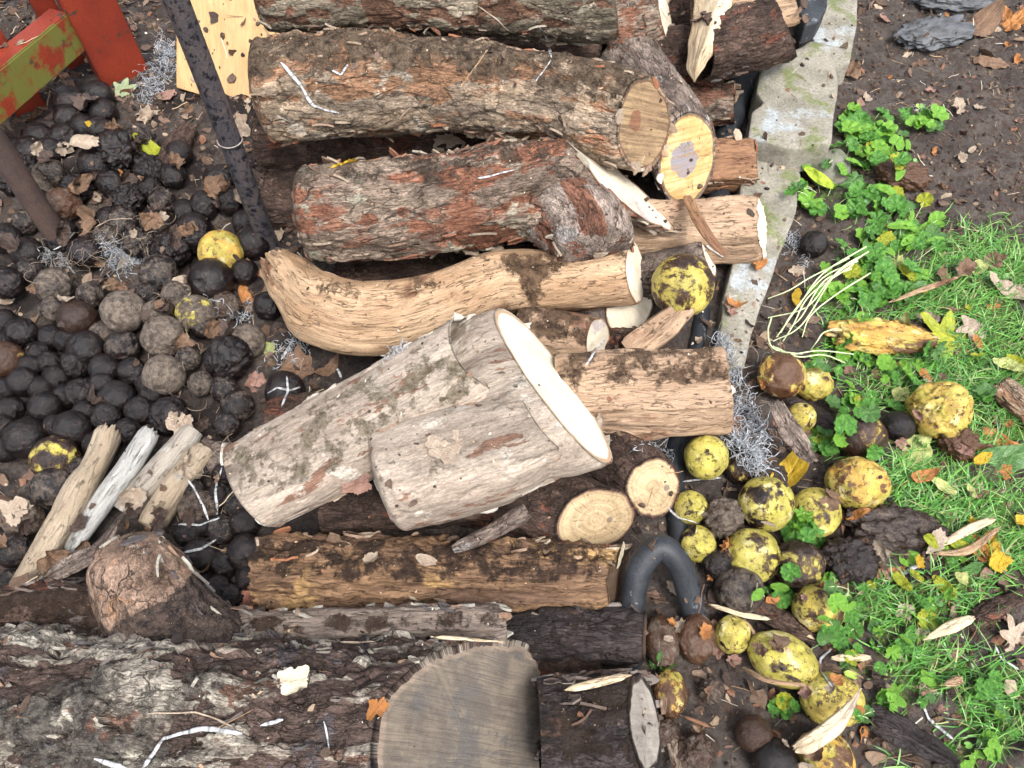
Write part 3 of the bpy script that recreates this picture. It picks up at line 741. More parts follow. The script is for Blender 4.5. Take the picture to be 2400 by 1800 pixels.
make_log('smaller cut log with a plain tan end, between the ringed end and yellow walnut', [(1400, 1060, .03, 76), (1480, 1100, .045, 78), (1532, 1142, .06, 76)], b_dark, cut1=e_rings, seed=97, disp='furrow', amp=.7, end1=nv(.38, -.22, .88), bark_t=.003)
# low courses of the stack, seen only in the gaps
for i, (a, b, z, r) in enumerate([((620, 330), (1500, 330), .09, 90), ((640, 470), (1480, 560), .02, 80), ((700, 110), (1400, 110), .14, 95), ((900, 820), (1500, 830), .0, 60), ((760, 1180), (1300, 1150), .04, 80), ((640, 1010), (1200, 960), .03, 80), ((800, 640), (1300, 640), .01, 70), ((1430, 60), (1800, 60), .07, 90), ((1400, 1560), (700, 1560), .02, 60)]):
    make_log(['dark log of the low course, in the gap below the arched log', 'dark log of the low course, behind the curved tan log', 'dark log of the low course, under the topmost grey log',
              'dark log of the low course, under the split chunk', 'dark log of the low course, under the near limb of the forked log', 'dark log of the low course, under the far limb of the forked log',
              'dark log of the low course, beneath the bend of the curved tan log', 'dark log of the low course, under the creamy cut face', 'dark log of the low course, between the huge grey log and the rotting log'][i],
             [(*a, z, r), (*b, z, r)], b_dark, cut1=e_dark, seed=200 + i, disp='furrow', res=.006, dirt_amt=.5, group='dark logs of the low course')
# pale sticks
STG = 'pale sticks poking out by the walnuts'
make_log('longest pale stick, crooked and thick, reaching over the dark limb', [(-30, 1490, .04, 31), (50, 1380, .05, 33), (120, 1265, .07, 35), (185, 1150, .08, 37), (226, 1085, .075, 30), (258, 1012, .07, 32)], w_stick, name='stick', cat='stick', group=STG,
         seed=101, disp='smooth', amp=.5, lobes=.10, res=.0022, jag1=.02, bark_t=.001, cut1=w_stick)
make_log('white blotched stick, second of the pale sticks', [(165, 1290, .05, 20), (240, 1175, .07, 26), (300, 1095, .075, 27), (352, 1012, .075, 25)], w_white, name='stick', cat='stick', group=STG, seed=103, disp='smooth', amp=.3, lobes=.06, res=.0022, jag1=.014, bark_t=.001, cut1=w_white)
make_log('straight grey-beige stick with a clean cut tip, between the white stick and the tan stick', [(290, 1200, .05, 30), (370, 1105, .06, 30), (456, 1008, .065, 27)], w_grey, name='stick', cat='stick', group=STG, seed=105, disp='smooth', amp=.25, lobes=.03, res=.0022, bark_t=.001, cut1=w_grey)
make_log('short tan stick nearest to the forked beige log', [(350, 1235, .045, 34), (415, 1135, .05, 34), (482, 1052, .05, 30)], w_stick, name='stick', cat='stick', group=STG, seed=107, disp='smooth', amp=.4, lobes=.08, res=.0022, bark_t=.001, cut1=w_stick)

# ---------------------------------------------------------------- tubes, edging, fence, board
m_pipe = plain('rusty_paint', (.052, .050, .058), (.085, .068, .066), 30, .5, .45, .0012, specks=(.008, .008, .013), speck_t=.53, gain=.4)
m_black = plain('black_tube', (.014, .016, .020), (.034, .038, .044), 14, .5, .4, .0010, specks=(.15, .16, .17), speck_t=.61, gain=.45)
m_conc = MT('concrete', .9)
_v = m_conc.n('ShaderNodeTexCoord').outputs['Object']
_c = m_conc.mix(m_conc.mr(m_conc.noise(_v, 12, 5, .6), .38, .62), (.31, .285, .235), (.215, .20, .16))
_c = m_conc.mix(m_conc.mr(m_conc.noise(m_conc.vm('ADD', _v, (3, 1, 2)), 9, 6, .65), .54, .64), _c, (.17, .19, .085))
_c = m_conc.mix(m_conc.mr(m_conc.noise(m_conc.vm('ADD', _v, (7, 1, 2)), 7, 5, .65), .56, .66), _c, (.36, .385, .39))
_g = m_conc.noise(_v, 170, 6, .8)
_c = m_conc.val(_c, m_conc.mr(_g, .3, .7, .55, 1.35, smooth=False))
_h = m_conc.mr(m_conc.noise(_v, 260, 3, .6), .62, .72)
_c = m_conc.mix(m_conc.ma('MULTIPLY', _h, .55), _c, (.10, .09, .07))
M_CONC = m_conc.fin(_c, m_conc.bump(m_conc.ma('ADD', m_conc.ma('MULTIPLY', _g, 1.2), m_conc.ma('MULTIPLY', _h, -1.0)), .0016))
def pipe(name, label, cat, P, R, mat, seed=1, caps=True, lob=.0, res=.004, group=None, parent=None):
    geo, cp, ex = tube(None, PR=(P, R), seed=seed, disp='smooth', amp=.12, lobes=lob, res=res, bark_t=.002, capk=3)
    o = link(name, mesh_np(name, geo[0], geo[1], [mat], geo[2]), parent)
    if parent is None: tag(o, label, cat, group)
    if caps:
        for cv, cf, ca in cp:
            link('end_cap', mesh_np('end_cap', cv, cf, [mat], ca), o)
    return o
def vert(base_px, base_z, top_px, hgt):
    """a post: foot at a place on the ground, top at a height"""
    return W(*base_px, base_z), W(*top_px, hgt)
pA = W(640, 596, -.02)
def post_pts(base, top, hgt):
    b = W(*base, -.02); t = W(*top, hgt)
    return b, t
b_, t_ = post_pts((645, 600), (405, -20), .55)
t_ = t_ + (t_ - b_) * .35
pipe('metal_post', 'dark blotched metal post standing beside the log ends', 'post', [b_, b_.lerp(t_, .12) + Vector((-.004, 0, 0)), b_.lerp(t_, .5), t_], [px2m(b_, 23), px2m(b_, 22), px2m(b_, 21), px2m(b_, 20)], m_pipe, 1, lob=.012, res=.003)
p1 = LOGS and bpy.data.objects['metal_post']
rb = b_.lerp(t_, .40)
b2, t2 = post_pts((165, 600), (-60, 262), .32)
pipe('metal_post', 'brown rusty metal post at the edge of the walnut heap', 'post', [b2, b2.lerp(t2, .2), b2.lerp(t2, .6), t2], [px2m(b2, 25)] * 4, plain('rust_brown', (.085, .055, .045), (.06, .042, .038), 30, .7, .3, .001, gain=.3), 2, lob=.02, res=.003)
# wire ring round the first post
ax = (t_ - b_).normalized(); u1 = ax.orthogonal().normalized(); u2 = ax.cross(u1)
rr_ = px2m(b_, 22) + .0016
P_ = [rb + u1 * math.cos(a) * rr_ + u2 * math.sin(a) * rr_ for a in np.linspace(0, 6.0, 14)]
wr_ = pipe('wire_ring', None, None, P_, [.0012] * 14, plain('wire', (.3, .27, .25), (.2, .17, .15), 80), 3, res=.001, parent=p1)
# black tubes of the log rack
rk = empty('log_rack', W(1600, 900, 0)); bpy.context.view_layer.update()
tag(rk, 'black tubular log rack under the stack, its rail and bent hoop showing', 'log rack')
def rel(o, parent):
    o.parent = parent
    o.matrix_parent_inverse = Matrix.Translation(-parent.location)
RP = [(1840, -60, .03, 32), (1748, 170, .03, 32), (1700, 345, .02, 30), (1652, 700, .0, 18), (1585, 1050, .005, 22), (1592, 1250, .005, 24), (1625, 1430, .0, 22)]
P_, R_ = spine_from(RP)
o = pipe('rail', None, None, P_, R_, m_black, 4, parent=rk); rel(o, rk)
P_, R_ = spine_from([(1478, 1560, .0, 29), (1480, 1440, .05, 29), (1498, 1335, .09, 31), (1545, 1283, .11, 31), (1590, 1320, .095, 30), (1615, 1390, .05, 29), (1630, 1460, .0, 28)])
o = pipe('hoop', None, None, P_, R_, m_black, 5, parent=rk); rel(o, rk)
import bmesh
def slab(name, label, cat, pts, thick, mat, bev=.006, cuts=3, amp=.002, seed=0, parent=None, kind=None):
    bm = bmesh.new()
    P = [W(*p) for p in pts]
    c = sum(P, Vector()) / len(P)
    nrm = Vector((0, 0, 0))
    for i in range(len(P)):
        nrm += (P[i] - c).cross(P[(i + 1) % len(P)] - c)
    nrm.normalize()
    if nrm.z < 0: nrm = -nrm
    top = [bm.verts.new(p - c) for p in P]
    bot = [bm.verts.new(p - c - nrm * thick) for p in P]
    bm.faces.new(top); bm.faces.new(bot[::-1])
    for i in range(len(P)):
        j = (i + 1) % len(P)
        bm.faces.new((top[i], bot[i], bot[j], top[j]))
    bmesh.ops.recalc_face_normals(bm, faces=bm.faces)
    bmesh.ops.bevel(bm, geom=list(bm.edges), offset=bev, segments=2, affect='EDGES', profile=.6)
    bmesh.ops.triangulate(bm, faces=bm.faces)
    for _ in range(cuts):
        lg = [e for e in bm.edges if e.calc_length() > .012]
        if lg: bmesh.ops.subdivide_edges(bm, edges=lg, cuts=1)
        bmesh.ops.triangulate(bm, faces=bm.faces)
    bm.normal_update()
    vs = list(bm.verts)
    co = np.array([v.co for v in vs])
    d = fbm(co * 40 + seed, 4, seed) * amp + fbm(co * 9 + seed, 2, seed + 3) * amp * 2
    for v, k in zip(vs, d): v.co += v.normal * float(k)
    me = bpy.data.meshes.new(name); bm.to_mesh(me); bm.free()
    for p in me.polygons: p.use_smooth = True
    me.materials.append(mat)
    o = link(name, me, parent)
    o.location = c
    if parent is None and label: tag(o, label, cat, kind=kind)
    return o
slab('concrete_edging', 'large pale concrete slab with a chipped notch, beside the black tube', 'concrete slab',
     [(1782, 165, .10), (1900, 95, .10), (1955, 108, .10), (1966, 200, .10), (1950, 335, .10), (1860, 348, .10), (1752, 322, .10), (1762, 262, .1), (1790, 238, .1), (1772, 215, .1)], .07, M_CONC, .005, 4)
slab('concrete_edging', 'far concrete slab with green growth, half behind the pale one', 'concrete slab',
     [(1880, -80, .075), (2016, -80, .075), (2008, 60, .075), (1994, 146, .075), (1940, 160, .075), (1890, 60, .075)], .06, M_CONC, .005, 4, seed=5)
slab('concrete_edging', 'long narrow concrete edging running down from the pale slab', 'concrete slab',
     [(1740, 322, .05), (1842, 336, .05), (1876, 410, .05), (1866, 500, .05), (1832, 585, .045), (1788, 710, .03), (1742, 860, .02), (1680, 860, .02), (1700, 690, .04), (1730, 560, .05)], .06, M_CONC, .005, 4, seed=9)
slab('tube_foot', 'black plastic tube foot with a screw, at the end of the concrete slab', 'rack foot',
     [(1872, -50, .17), (1938, -50, .17), (1942, 10, .17), (1922, 48, .17), (1888, 58, .17), (1876, 30, .17)], .05, m_black, .008, 3)
sc_ = bpy.data.objects['tube_foot']
sw = W(1890, 38, .172)
geo, cp, _ = tube(None, PR=([sw, sw + Vector((0, 0, .004))], [.006, .0055]), seed=9, disp='smooth', amp=.05, lobes=0, res=.002, bark_t=.001, capk=3)
scr = link('screw', mesh_np('screw', geo[0] - np.array(sc_.location), geo[1], [plain('steel', (.3, .3, .3), (.2, .2, .2), 200, .35, .5, metal=.8)], geo[2]), sc_)
cv, cf, ca = cp[1]
link('screw_head', mesh_np('screw_head', cv - np.array(sc_.location), cf, [bpy.data.materials['steel']], ca), scr)
# red painted fence
m_red = MT('red_paint', .5, .4)
_v = m_red.n('ShaderNodeTexCoord').outputs['Object']
_c = m_red.mix(m_red.mr(m_red.noise(_v, 9, 4), .35, .65), (.22, .030, .013), (.16, .022, .012))
_c = m_red.mix(m_red.mr(m_red.noise(_v, 28, 6, .65), .61, .63), _c, (.05, .035, .025))
_c = m_red.val(_c, m_red.mr(m_red.noise(_v, 260, 4, .7), .3, .7, .85, 1.12))
_al = m_red.mr(m_red.ma('ADD', m_red.attr('moss'), m_red.ma('MULTIPLY', m_red.ma('SUBTRACT', m_red.noise(_v, 22, 5, .65), .5), .9)), .5, .62)
_c = m_red.mix(m_red.ma('MULTIPLY', _al, .9), _c, (.12, .135, .03))
M_RED = m_red.fin(_c, m_red.bump(m_red.noise(m_red.vm('MULTIPLY', _v, (1, 1, .2)), 180, 4), .001))
def board(name, A, B, wid, thk, nrm, mat, parent, moss=0.0, mossface=None):
    A, B = Vector(A), Vector(B)
    ax = (B - A); L = ax.length; ax.normalize()
    n = Vector(nrm); n = (n - ax * n.dot(ax)).normalized()
    s = n.cross(ax)
    bm = bmesh.new()
    bmesh.ops.create_cube(bm, size=1)
    for v in bm.verts: v.co = Vector((v.co.x * wid, v.co.y * thk, v.co.z * L))
    bmesh.ops.bevel(bm, geom=list(bm.edges), offset=.003, segments=2, affect='EDGES')
    for _ in range(4):
        lg = [e for e in bm.edges if e.calc_length() > .02]
        if lg: bmesh.ops.subdivide_edges(bm, edges=lg, cuts=1, use_grid_fill=True)
    M = Matrix((s, n, ax)).transposed().to_4x4()
    M.translation = (A + B) / 2
    bm.normal_update()
    nn = [(v.co.copy(), v.normal.copy()) for v in bm.verts]
    bm.transform(M)
    me = bpy.data.meshes.new(name); bm.to_mesh(me); bm.free()
    at = me.attributes.new('moss', 'FLOAT', 'POINT')
    vals = [moss if (mossface is None or n_[1].y > .3) else .0 for n_ in nn]
    if mossface == 'low': vals = [max(0, .85 - (n_[0].z + L / 2) / .09) if n_[1].y > .2 else 0 for n_ in nn]
    at.data.foreach_set('value', vals)
    me.materials.append(mat)
    o = link(name, me, parent)
    rel(o, parent)
    return o
fb = W(80, 300, 0)
fence = empty('fence', fb)
tag(fence, 'red painted wooden fence with mossy brace, standing behind the walnut heap', 'fence')
U = Vector((0, 0, 1))
fd = (W(300, 205, 0) - W(80, 300, 0)).normalized()          # along the fence
fn = Vector((fd.y, -fd.x, 0))                                 # its face, towards the viewer
def picket(px, py, wid, thk, hgt, off=0.0, moss=None, lean=Vector((0, 0, 0))):
    p = W(px, py, -.01) - fn * off
    return board('picket', p, p + U * hgt + lean, wid, thk, fn, M_RED, fence, mossface=moss)
picket(304, 206, .105, .055, .62, 0, 'low')
picket(88, 300, .085, .05, .55, .02, 'low')
picket(214, 205, .045, .04, .5, .05)
picket(-60, 330, .09, .05, .55, .0)
A_ = W(-120, 285, .16); B_ = W(158, 62, .16)
board('brace', A_ + fn * .02, B_ + fn * .01, .085, .05, fn, M_RED, fence, moss=.60, mossface='x')
# pale plywood board
m_ply = MT('plywood', .6)
_v = m_ply.n('ShaderNodeTexCoord').outputs['Object']
_c = m_ply.mix(m_ply.mr(m_ply.noise(m_ply.vm('MULTIPLY', _v, (3, .6, .6)), 16, 4), .35, .65), (.52, .34, .165), (.45, .28, .13))
_c = m_ply.mix(m_ply.mr(m_ply.noise(m_ply.vm('MULTIPLY', _v, (1, .4, .4)), 42, 4), .68, .72), _c, (.38, .21, .08))
_c = m_ply.val(_c, m_ply.mr(m_ply.noise(m_ply.vm('MULTIPLY', _v, (1, .15, .15)), 200, 4), .3, .7, .9, 1.08))
M_PLY = m_ply.fin(_c, m_ply.bump(m_ply.noise(_v, 150, 4), .0006))
slab('plywood_board', 'pale yellow-brown plywood board leaning behind the log ends', 'board',
     [(413, 205, .04), (413, 72, .12), (452, -60, .20), (800, -60, .20), (800, 240, .02), (560, 248, .015)], .018, M_PLY, .002, 2, .0005)
# ---------------------------------------------------------------- ground
IVY_B = [(2040, 300, 75, 38), (2150, 290, 60, 25), (2030, 370, 85, 55), (1985, 475, 120, 50), (2110, 545, 75, 60), (2060, 620, 110, 70), (1980, 700, 90, 60), (2090, 690, 60, 40),
         (1960, 850, 60, 40), (2060, 900, 90, 60), (1990, 960, 50, 40), (1935, 1040, 50, 40), (1885, 1235, 50, 32), (1800, 1400, 40, 22), (1990, 1390, 70, 45), (1955, 1480, 45, 45), (2090, 1510, 80, 55),
         (2010, 1560, 50, 40), (2130, 1620, 60, 45), (2030, 1665, 50, 35), (2310, 1620, 60, 60), (2350, 1720, 60, 70), (2200, 1430, 60, 40), (2230, 1300, 50, 30), (1540, 1560, 30, 14), (1830, 1650, 25, 18), (2270, 1760, 60, 40)]
GRASS_B = [(2290, 640, 130, 90), (2330, 780, 90, 60), (2290, 900, 120, 80), (2150, 890, 110, 60), (2280, 1000, 130, 50), (2230, 1180, 170, 75), (2330, 1280, 110, 70), (2130, 1120, 90, 50), (2080, 1420, 90, 50),
           (2220, 1400, 90, 50), (2000, 780, 70, 50), (20, 280, 40, 28), (2330, 1650, 90, 90), (2180, 1560, 90, 60), (2180, 700, 90, 50)]
def blobs(px, py, B, soft=1.5):
    out = np.zeros_like(px)
    for a, b, rx, ry in B:
        d = np.sqrt(((px - a) / rx) ** 2 + ((py - b) / ry) ** 2)
        out = np.maximum(out, sstep(soft, .5, d))
    return out
def gz(x, y):
    p = np.stack([x, y, x * 0], 1)
    z = fbm(p * 3.1, 2, 301) * .012 + fbm(p * 14, 3, 305) * .007
    left = sstep(-.1, -.35, x)
    z = z + left * (.02 + fbm(p * 6, 2, 311) * .02)
    return z
gx = np.concatenate([[-3.5], np.linspace(-1.5, 1.5, 600), [3.5]])
gy = np.concatenate([[-2.5], np.linspace(-.75, 1.35, 420), [4.0]])
X, Y = np.meshgrid(gx, gy)
xf, yf = X.ravel(), Y.ravel()
p3 = np.stack([xf, yf, xf * 0], 1)
crumb = fbm(p3 * 70, 4, 320, .6)
cz = gz(xf, yf) + crumb * .0055 + np.maximum(0, fbm(p3 * 28, 3, 325)) * .010
px_, py_ = proj(xf, yf, np.zeros_like(xf))
cz = cz - .014 * sstep(560, 440, px_) * sstep(480, 620, py_) * sstep(-3, -1.4, xf)
rimm = (np.abs(xf) < 1.55) & (yf > -.8) & (yf < 1.4)
green = np.maximum(blobs(px_, py_, IVY_B, 1.7) * .55, blobs(px_, py_, GRASS_B, 1.6)) * rimm
green = np.maximum(green, (~rimm) * .6 * (xf > 1))
leftz = sstep(1350, 1050, px_)
fresh = sstep(1900, 2150, px_) * sstep(420, 150, py_ - (px_ - 1900) * .5)
ny_, nx_ = X.shape
gi = np.arange(nx_ * ny_).reshape(ny_, nx_)
gq = np.stack([gi[:-1, :-1], gi[:-1, 1:], gi[1:, 1:], gi[1:, :-1]], -1).reshape(-1, 4)
m = MT('soil', .85, .3)
v = m.n('ShaderNodeTexCoord').outputs['Object']
c = m.mix(m.mr(m.noise(v, 14, 6, .65), .38, .62), (.050, .040, .035), (.088, .072, .062))
c = m.mix(m.mr(m.noise(v, 55, 5, .7), .5, .62), c, (.060, .038, .028))
c = m.mix(m.ma('MULTIPLY', m.attr('leftz'), m.mr(m.noise(v, 9, 6, .65), .42, .60)), c, (.018, .013, .012))
c = m.mix(m.mr(m.noise(v, 210, 4, .7), .66, .70), c, (.22, .17, .12))
gm = m.mr(m.ma('ADD', m.attr('green'), m.ma('MULTIPLY', m.ma('SUBTRACT', m.noise(v, 38, 6, .7), .5), 1.3)), .42, .7)
c = m.mix(gm, c, m.mix(m.mr(m.noise(v, 120, 4), .4, .6), (.045, .085, .018), (.095, .14, .03)))
gg = m.noise(v, 130, 8, .8)
c = m.val(c, m.mr(gg, .3, .7, .45, 1.6, smooth=False))
M_SOIL = m.fin(c, m.bump(m.ma('ADD', gg, m.ma('MULTIPLY', m.noise(v, 90, 4), 1.5)), .0045))
g_me = mesh_np('ground', np.stack([xf, yf, cz], 1), gq, [M_SOIL], {'green': green, 'leftz': leftz})
ground = link('ground', g_me); ground['kind'] = 'structure'; ground['label'] = 'dark soil with moss and leaf crumbs'
s = 40.0
far = mesh_np('terrain', [(-s, -s, -.03), (s, -s, -.03), (s, s, -.03), (-s, s, -.03)], [[(0, 1, 2, 3)]], [M_SOIL], {'green': [.5] * 4, 'leftz': [0] * 4})
fo = link('terrain', far); fo['kind'] = 'structure'

# ---------------------------------------------------------------- walnuts
def ico(sub):
    bm = bmesh.new(); bmesh.ops.create_icosphere(bm, subdivisions=sub, radius=1.0)
    V = np.array([v.co for v in bm.verts]); Fc = np.array([[v.index for v in f.verts] for f in bm.faces]); bm.free()
    return V, Fc
m = MT('walnut_husk', .5, .42)
oc = m.n('ShaderNodeTexCoord').outputs['Object']
v = m.vm('ADD', oc, m.vm('SCALE', (13.1, 7.7, 9.3), sc=m.rnd()))
oi = m.n('ShaderNodeObjectInfo').outputs['Color']
sc3 = m.n('ShaderNodeSeparateColor', {0: oi})
yel, dust, orng = sc3.outputs[0], sc3.outputs[1], sc3.outputs[2]
n1 = m.noise(v, 1.15, 8, .66, .3)
thr = m.mr(yel, 0, 1, .25, .645, smooth=False)
edge = m.ma('SUBTRACT', n1, thr)
ym = m.mr(edge, -.035, .025, 1, 0)                     # 1 = still yellow
om = m.mr(edge, .0, .09, 1, 0)
ycol = m.mix(m.mr(m.noise(v, 2.2, 4), .35, .65), (.54, .46, .115), (.42, .37, .06))
ycol = m.mix(m.ma('MULTIPLY', orng, m.mr(m.noise(v, 1.6, 5), .35, .6)), ycol, (.60, .32, .07))
ycol = m.mix(m.mr(m.noise(v, 1.4, 3), .56, .70), ycol, (.74, .65, .32))
ycol = m.mix(m.mr(m.noise(v, 4, 7, .75), .545, .60), ycol, (.15, .095, .035))
ycol = m.mix(m.mr(m.noise(v, 17, 5, .75), .60, .65), ycol, (.10, .06, .02))
dcol = m.mix(m.mr(m.noise(v, 2.5, 6, .6), .35, .65), (.0035, .003, .004), (.018, .011, .010))
dcol = m.mix(m.ma('MULTIPLY', om, .55), dcol, (.11, .06, .03))
dcol = m.mix(m.ma('MULTIPLY', orng, .45), dcol, (.22, .10, .045))
dm_ = m.mr(m.ma('ADD', m.ma('MULTIPLY', dust, .7), m.ma('MULTIPLY', m.ma('SUBTRACT', m.noise(v, 2.0, 7, .72), .5), 1.6)), .30, .75)
dcol = m.mix(dm_, dcol, m.mix(m.mr(m.noise(v, 3.5, 9, .78), .34, .66), (.050, .035, .028), (.25, .20, .155)))
dcol = m.mix(m.mr(m.noise(v, 14, 5, .75), .69, .72), dcol, (.30, .25, .19))
ycol = m.val(ycol, m.mr(m.noise(v, 1.7, 4), .35, .65, .72, 1.12))
c = m.mix(ym, dcol, ycol)
g = m.noise(v, 22, 5, .7)
c = m.val(c, m.mr(g, .3, .7, .78, 1.2, smooth=False))
hh = m.ma('ADD', m.ma('MULTIPLY', m.noise(v, 5, 6, .65), m.mr(ym, 0, 1, 3.0, 1.2)), m.ma('ADD', m.ma('MULTIPLY', g, .7), m.ma('MULTIPLY', ym, .5)))
M_NUT = m.fin(c, m.bump(hh, m.mr(m.ma('ADD', ym, dm_), 0, 1, .0011, .0022)), m.mr(m.ma('ADD', dm_, m.ma('MULTIPLY', ym, .35)), 0, 1, .20, .75))
NV_, NF_ = ico(5)
NUTS = []
for k in range(11):
    p = NV_ * 1.0
    base = fbm(p * 1.1 + k * 7, 2, 400 + k) * .10
    if k < 4: d = base * .7 + fbm(p * 4 + k, 3, 410 + k) * .03 + fbm(p * 13 + k, 2, 415 + k) * .010
    elif k < 7: d = base + -np.abs(fbm(p * 2.2 + k * 3, 4, 420 + k)) * .14 + fbm(p * 9, 3, 430) * .02
    elif k < 9:
        w_ = np.abs(fbm(p * np.array([1.6, 1.6, 3.5]) + k * 3 + fbm(p * 2, 2, 5)[:, None], 4, 440 + k))
        d = base * 1.5 - .26 * sstep(.18, 0, w_) * .6 + fbm(p * 12, 3, 445) * .03
    else: d = base * 2 + fbm(p * 3.2 + k, 5, 450 + k, .7) * .42
    dim = np.array([0.25, 0.35, .9]); dim /= np.linalg.norm(dim)
    d = d - .10 * sstep(.965, 1, NV_ @ dim) * (k % 2)
    NUTS.append(mesh_np('walnut', NV_ * (1 + d)[:, None], NF_, [M_NUT]))
SM, WR, DN, CR = [0, 1, 2, 3], [4, 5, 6], [7, 8], [9, 10]
NUTLIST = []
def nut(px, py, r, yel, dust=.3, orng=0.0, shp=SM, label=None, group=None, sq=(1, 1, 1), rz=0.0, z=None, name='walnut', cat='walnut', sink=.12):
    if group: r = max(r, 29 + (px * 7 + py * 3) % 5)
    g0 = W(px, py, .03)
    rm = px2m(g0, r)
    if z is None:
        zz = .0
        for _ in range(3):
            q = W(px, py, zz + rm * (1 - sink) * sq[2])
            zz = float(gz(np.array([q.x]), np.array([q.y]))[0])
        loc = q
    else:
        loc = W(px, py, z); rm = px2m(loc, r)
    k = random.choice(shp)
    o = link(name, NUTS[k])
    o.location = loc
    if sq == (1, 1, 1): o.rotation_euler = (random.uniform(0, 6.28), random.uniform(0, 6.28), random.uniform(0, 6.28))
    else: o.rotation_euler = (0, 0, rz)
    e = rm * 1.02
    o.scale = (e * sq[0], e * sq[1], e * sq[2])
    o.color = (yel, dust, orng, 1)
    tag(o, label, cat, group)
    return o
G_A = 'walnuts heaped at the foot of the fence'
G_B = 'walnuts in the leaf litter between the two metal posts'
G_C = 'dusty brown walnuts in the middle of the heap'
G_D = 'blackened walnuts of the dark heap'
G_E = 'rotten walnuts in the gap by the log ends'
LA, LB = 'small blackened walnut in the heap at the foot of the red fence', 'dark walnut half sunk in brown leaf litter between the two metal posts'
LC, LD, LE = 'dusty brown walnut in the middle of the heap, above the pale sticks', 'blackened wet walnut in the dark part of the heap above the pale sticks', 'black rotten walnut in the dark gap between the round branch stub and the log ends'
for a in [(166, 240, 38), (163, 277, 34), (148, 322, 33), (92, 322, 32), (76, 356, 36), (231, 224, 34), (239, 262, 31), (235, 304, 31), (200, 250, 24), (120, 350, 26), (196, 300, 26), (30, 350, 28)]:
    nut(*a, 0.0, .25, label=LA, group=G_A, shp=SM + WR)
for a in [(224, 385, 38), (300, 470, 36), (434, 498, 30), (260, 520, 34), (92, 475, 26), (202, 594, 38), (286, 522, 36), (325, 569, 34), (401, 583, 43), (575, 522, 30), (593, 568, 38), (517, 425, 40), (405, 412, 30), (670, 385, 42), (14, 560, 36), (571, 637, 30), (640, 430, 28), (60, 520, 30), (150, 540, 26), (350, 440, 24), (120, 410, 36), (260, 430, 34), (30, 420, 36), (350, 400, 32), (480, 480, 34), (540, 470, 34), (380, 470, 32), (140, 560, 34), (250, 560, 34), (420, 360, 30), (330, 330, 30), (60, 400, 32), (600, 480, 32), (180, 440, 32)]:
    nut(*a, 0.0, random.choice([.1, .3, .6]), label=LB, group=G_B, shp=SM + WR + CR[:1])
for a in [(127, 670, 42, .8), (125, 724, 27, .7), (289, 731, 48, 1.), (416, 692, 34, .8), (383, 789, 48, 1.), (365, 735, 32, .9), (372, 641, 44, .6), (72, 634, 29, .5), (63, 592, 37, .3), (14, 663, 39, .3), (579, 800, 41, 1.), (528, 912, 33, .5), (286, 811, 39, .6), (471, 760, 26, .6), (440, 840, 28, .7), (470, 900, 26, .8), (210, 690, 30, .7), (240, 780, 26, .7)]:
    nut(*a[:3], 0.02, a[3], label=LC, group=G_C, shp=SM + WR)
for a in [(51, 782, 37), (119, 789, 23), (203, 818, 41), (90, 829, 26), (181, 851, 34), (246, 865, 34), (311, 872, 34), (54, 894, 35), (7, 912, 29), (192, 923, 35), (275, 930, 40), (108, 956, 37), (329, 963, 35), (398, 977, 44), (61, 1028, 47), (170, 1006, 42), (8, 753, 26), (0, 1000, 31),
          (10, 1053, 33), (250, 977, 34), (132, 886, 30), (150, 930, 28), (25, 960, 30), (115, 850, 26), (240, 900, 26), (355, 925, 26), (200, 970, 30), (130, 1000, 28), (300, 1010, 30), (345, 900, 22), (0, 800, 22), (160, 800, 22), (70, 860, 22), (95, 910, 26), (225, 1040, 26)]:
    nut(*a, 0.0, random.choice([0, 0, .15]), label=LD, group=G_D, shp=SM + WR + WR + DN)
for a in [(517, 1164, 29), (528, 1320, 36), (575, 1225, 35), (510, 1381, 35), (481, 1366, 25), (470, 1300, 42), (560, 1186, 31), (586, 1352, 34), (192, 1103, 33), (495, 1090, 27), (532, 995, 33), (557, 952, 38), (440, 1250, 34), (450, 1150, 30), (520, 1240, 34), (480, 1230, 26), (550, 1400, 30), (440, 1350, 34), (530, 1110, 30), (560, 1060, 26), (36, 1290, 42), (30, 1370, 36)]:
    nut(*a, 0.0, random.choice([.0, .15, .5]), label=LE, group=G_E, shp=SM + WR + CR[:1])
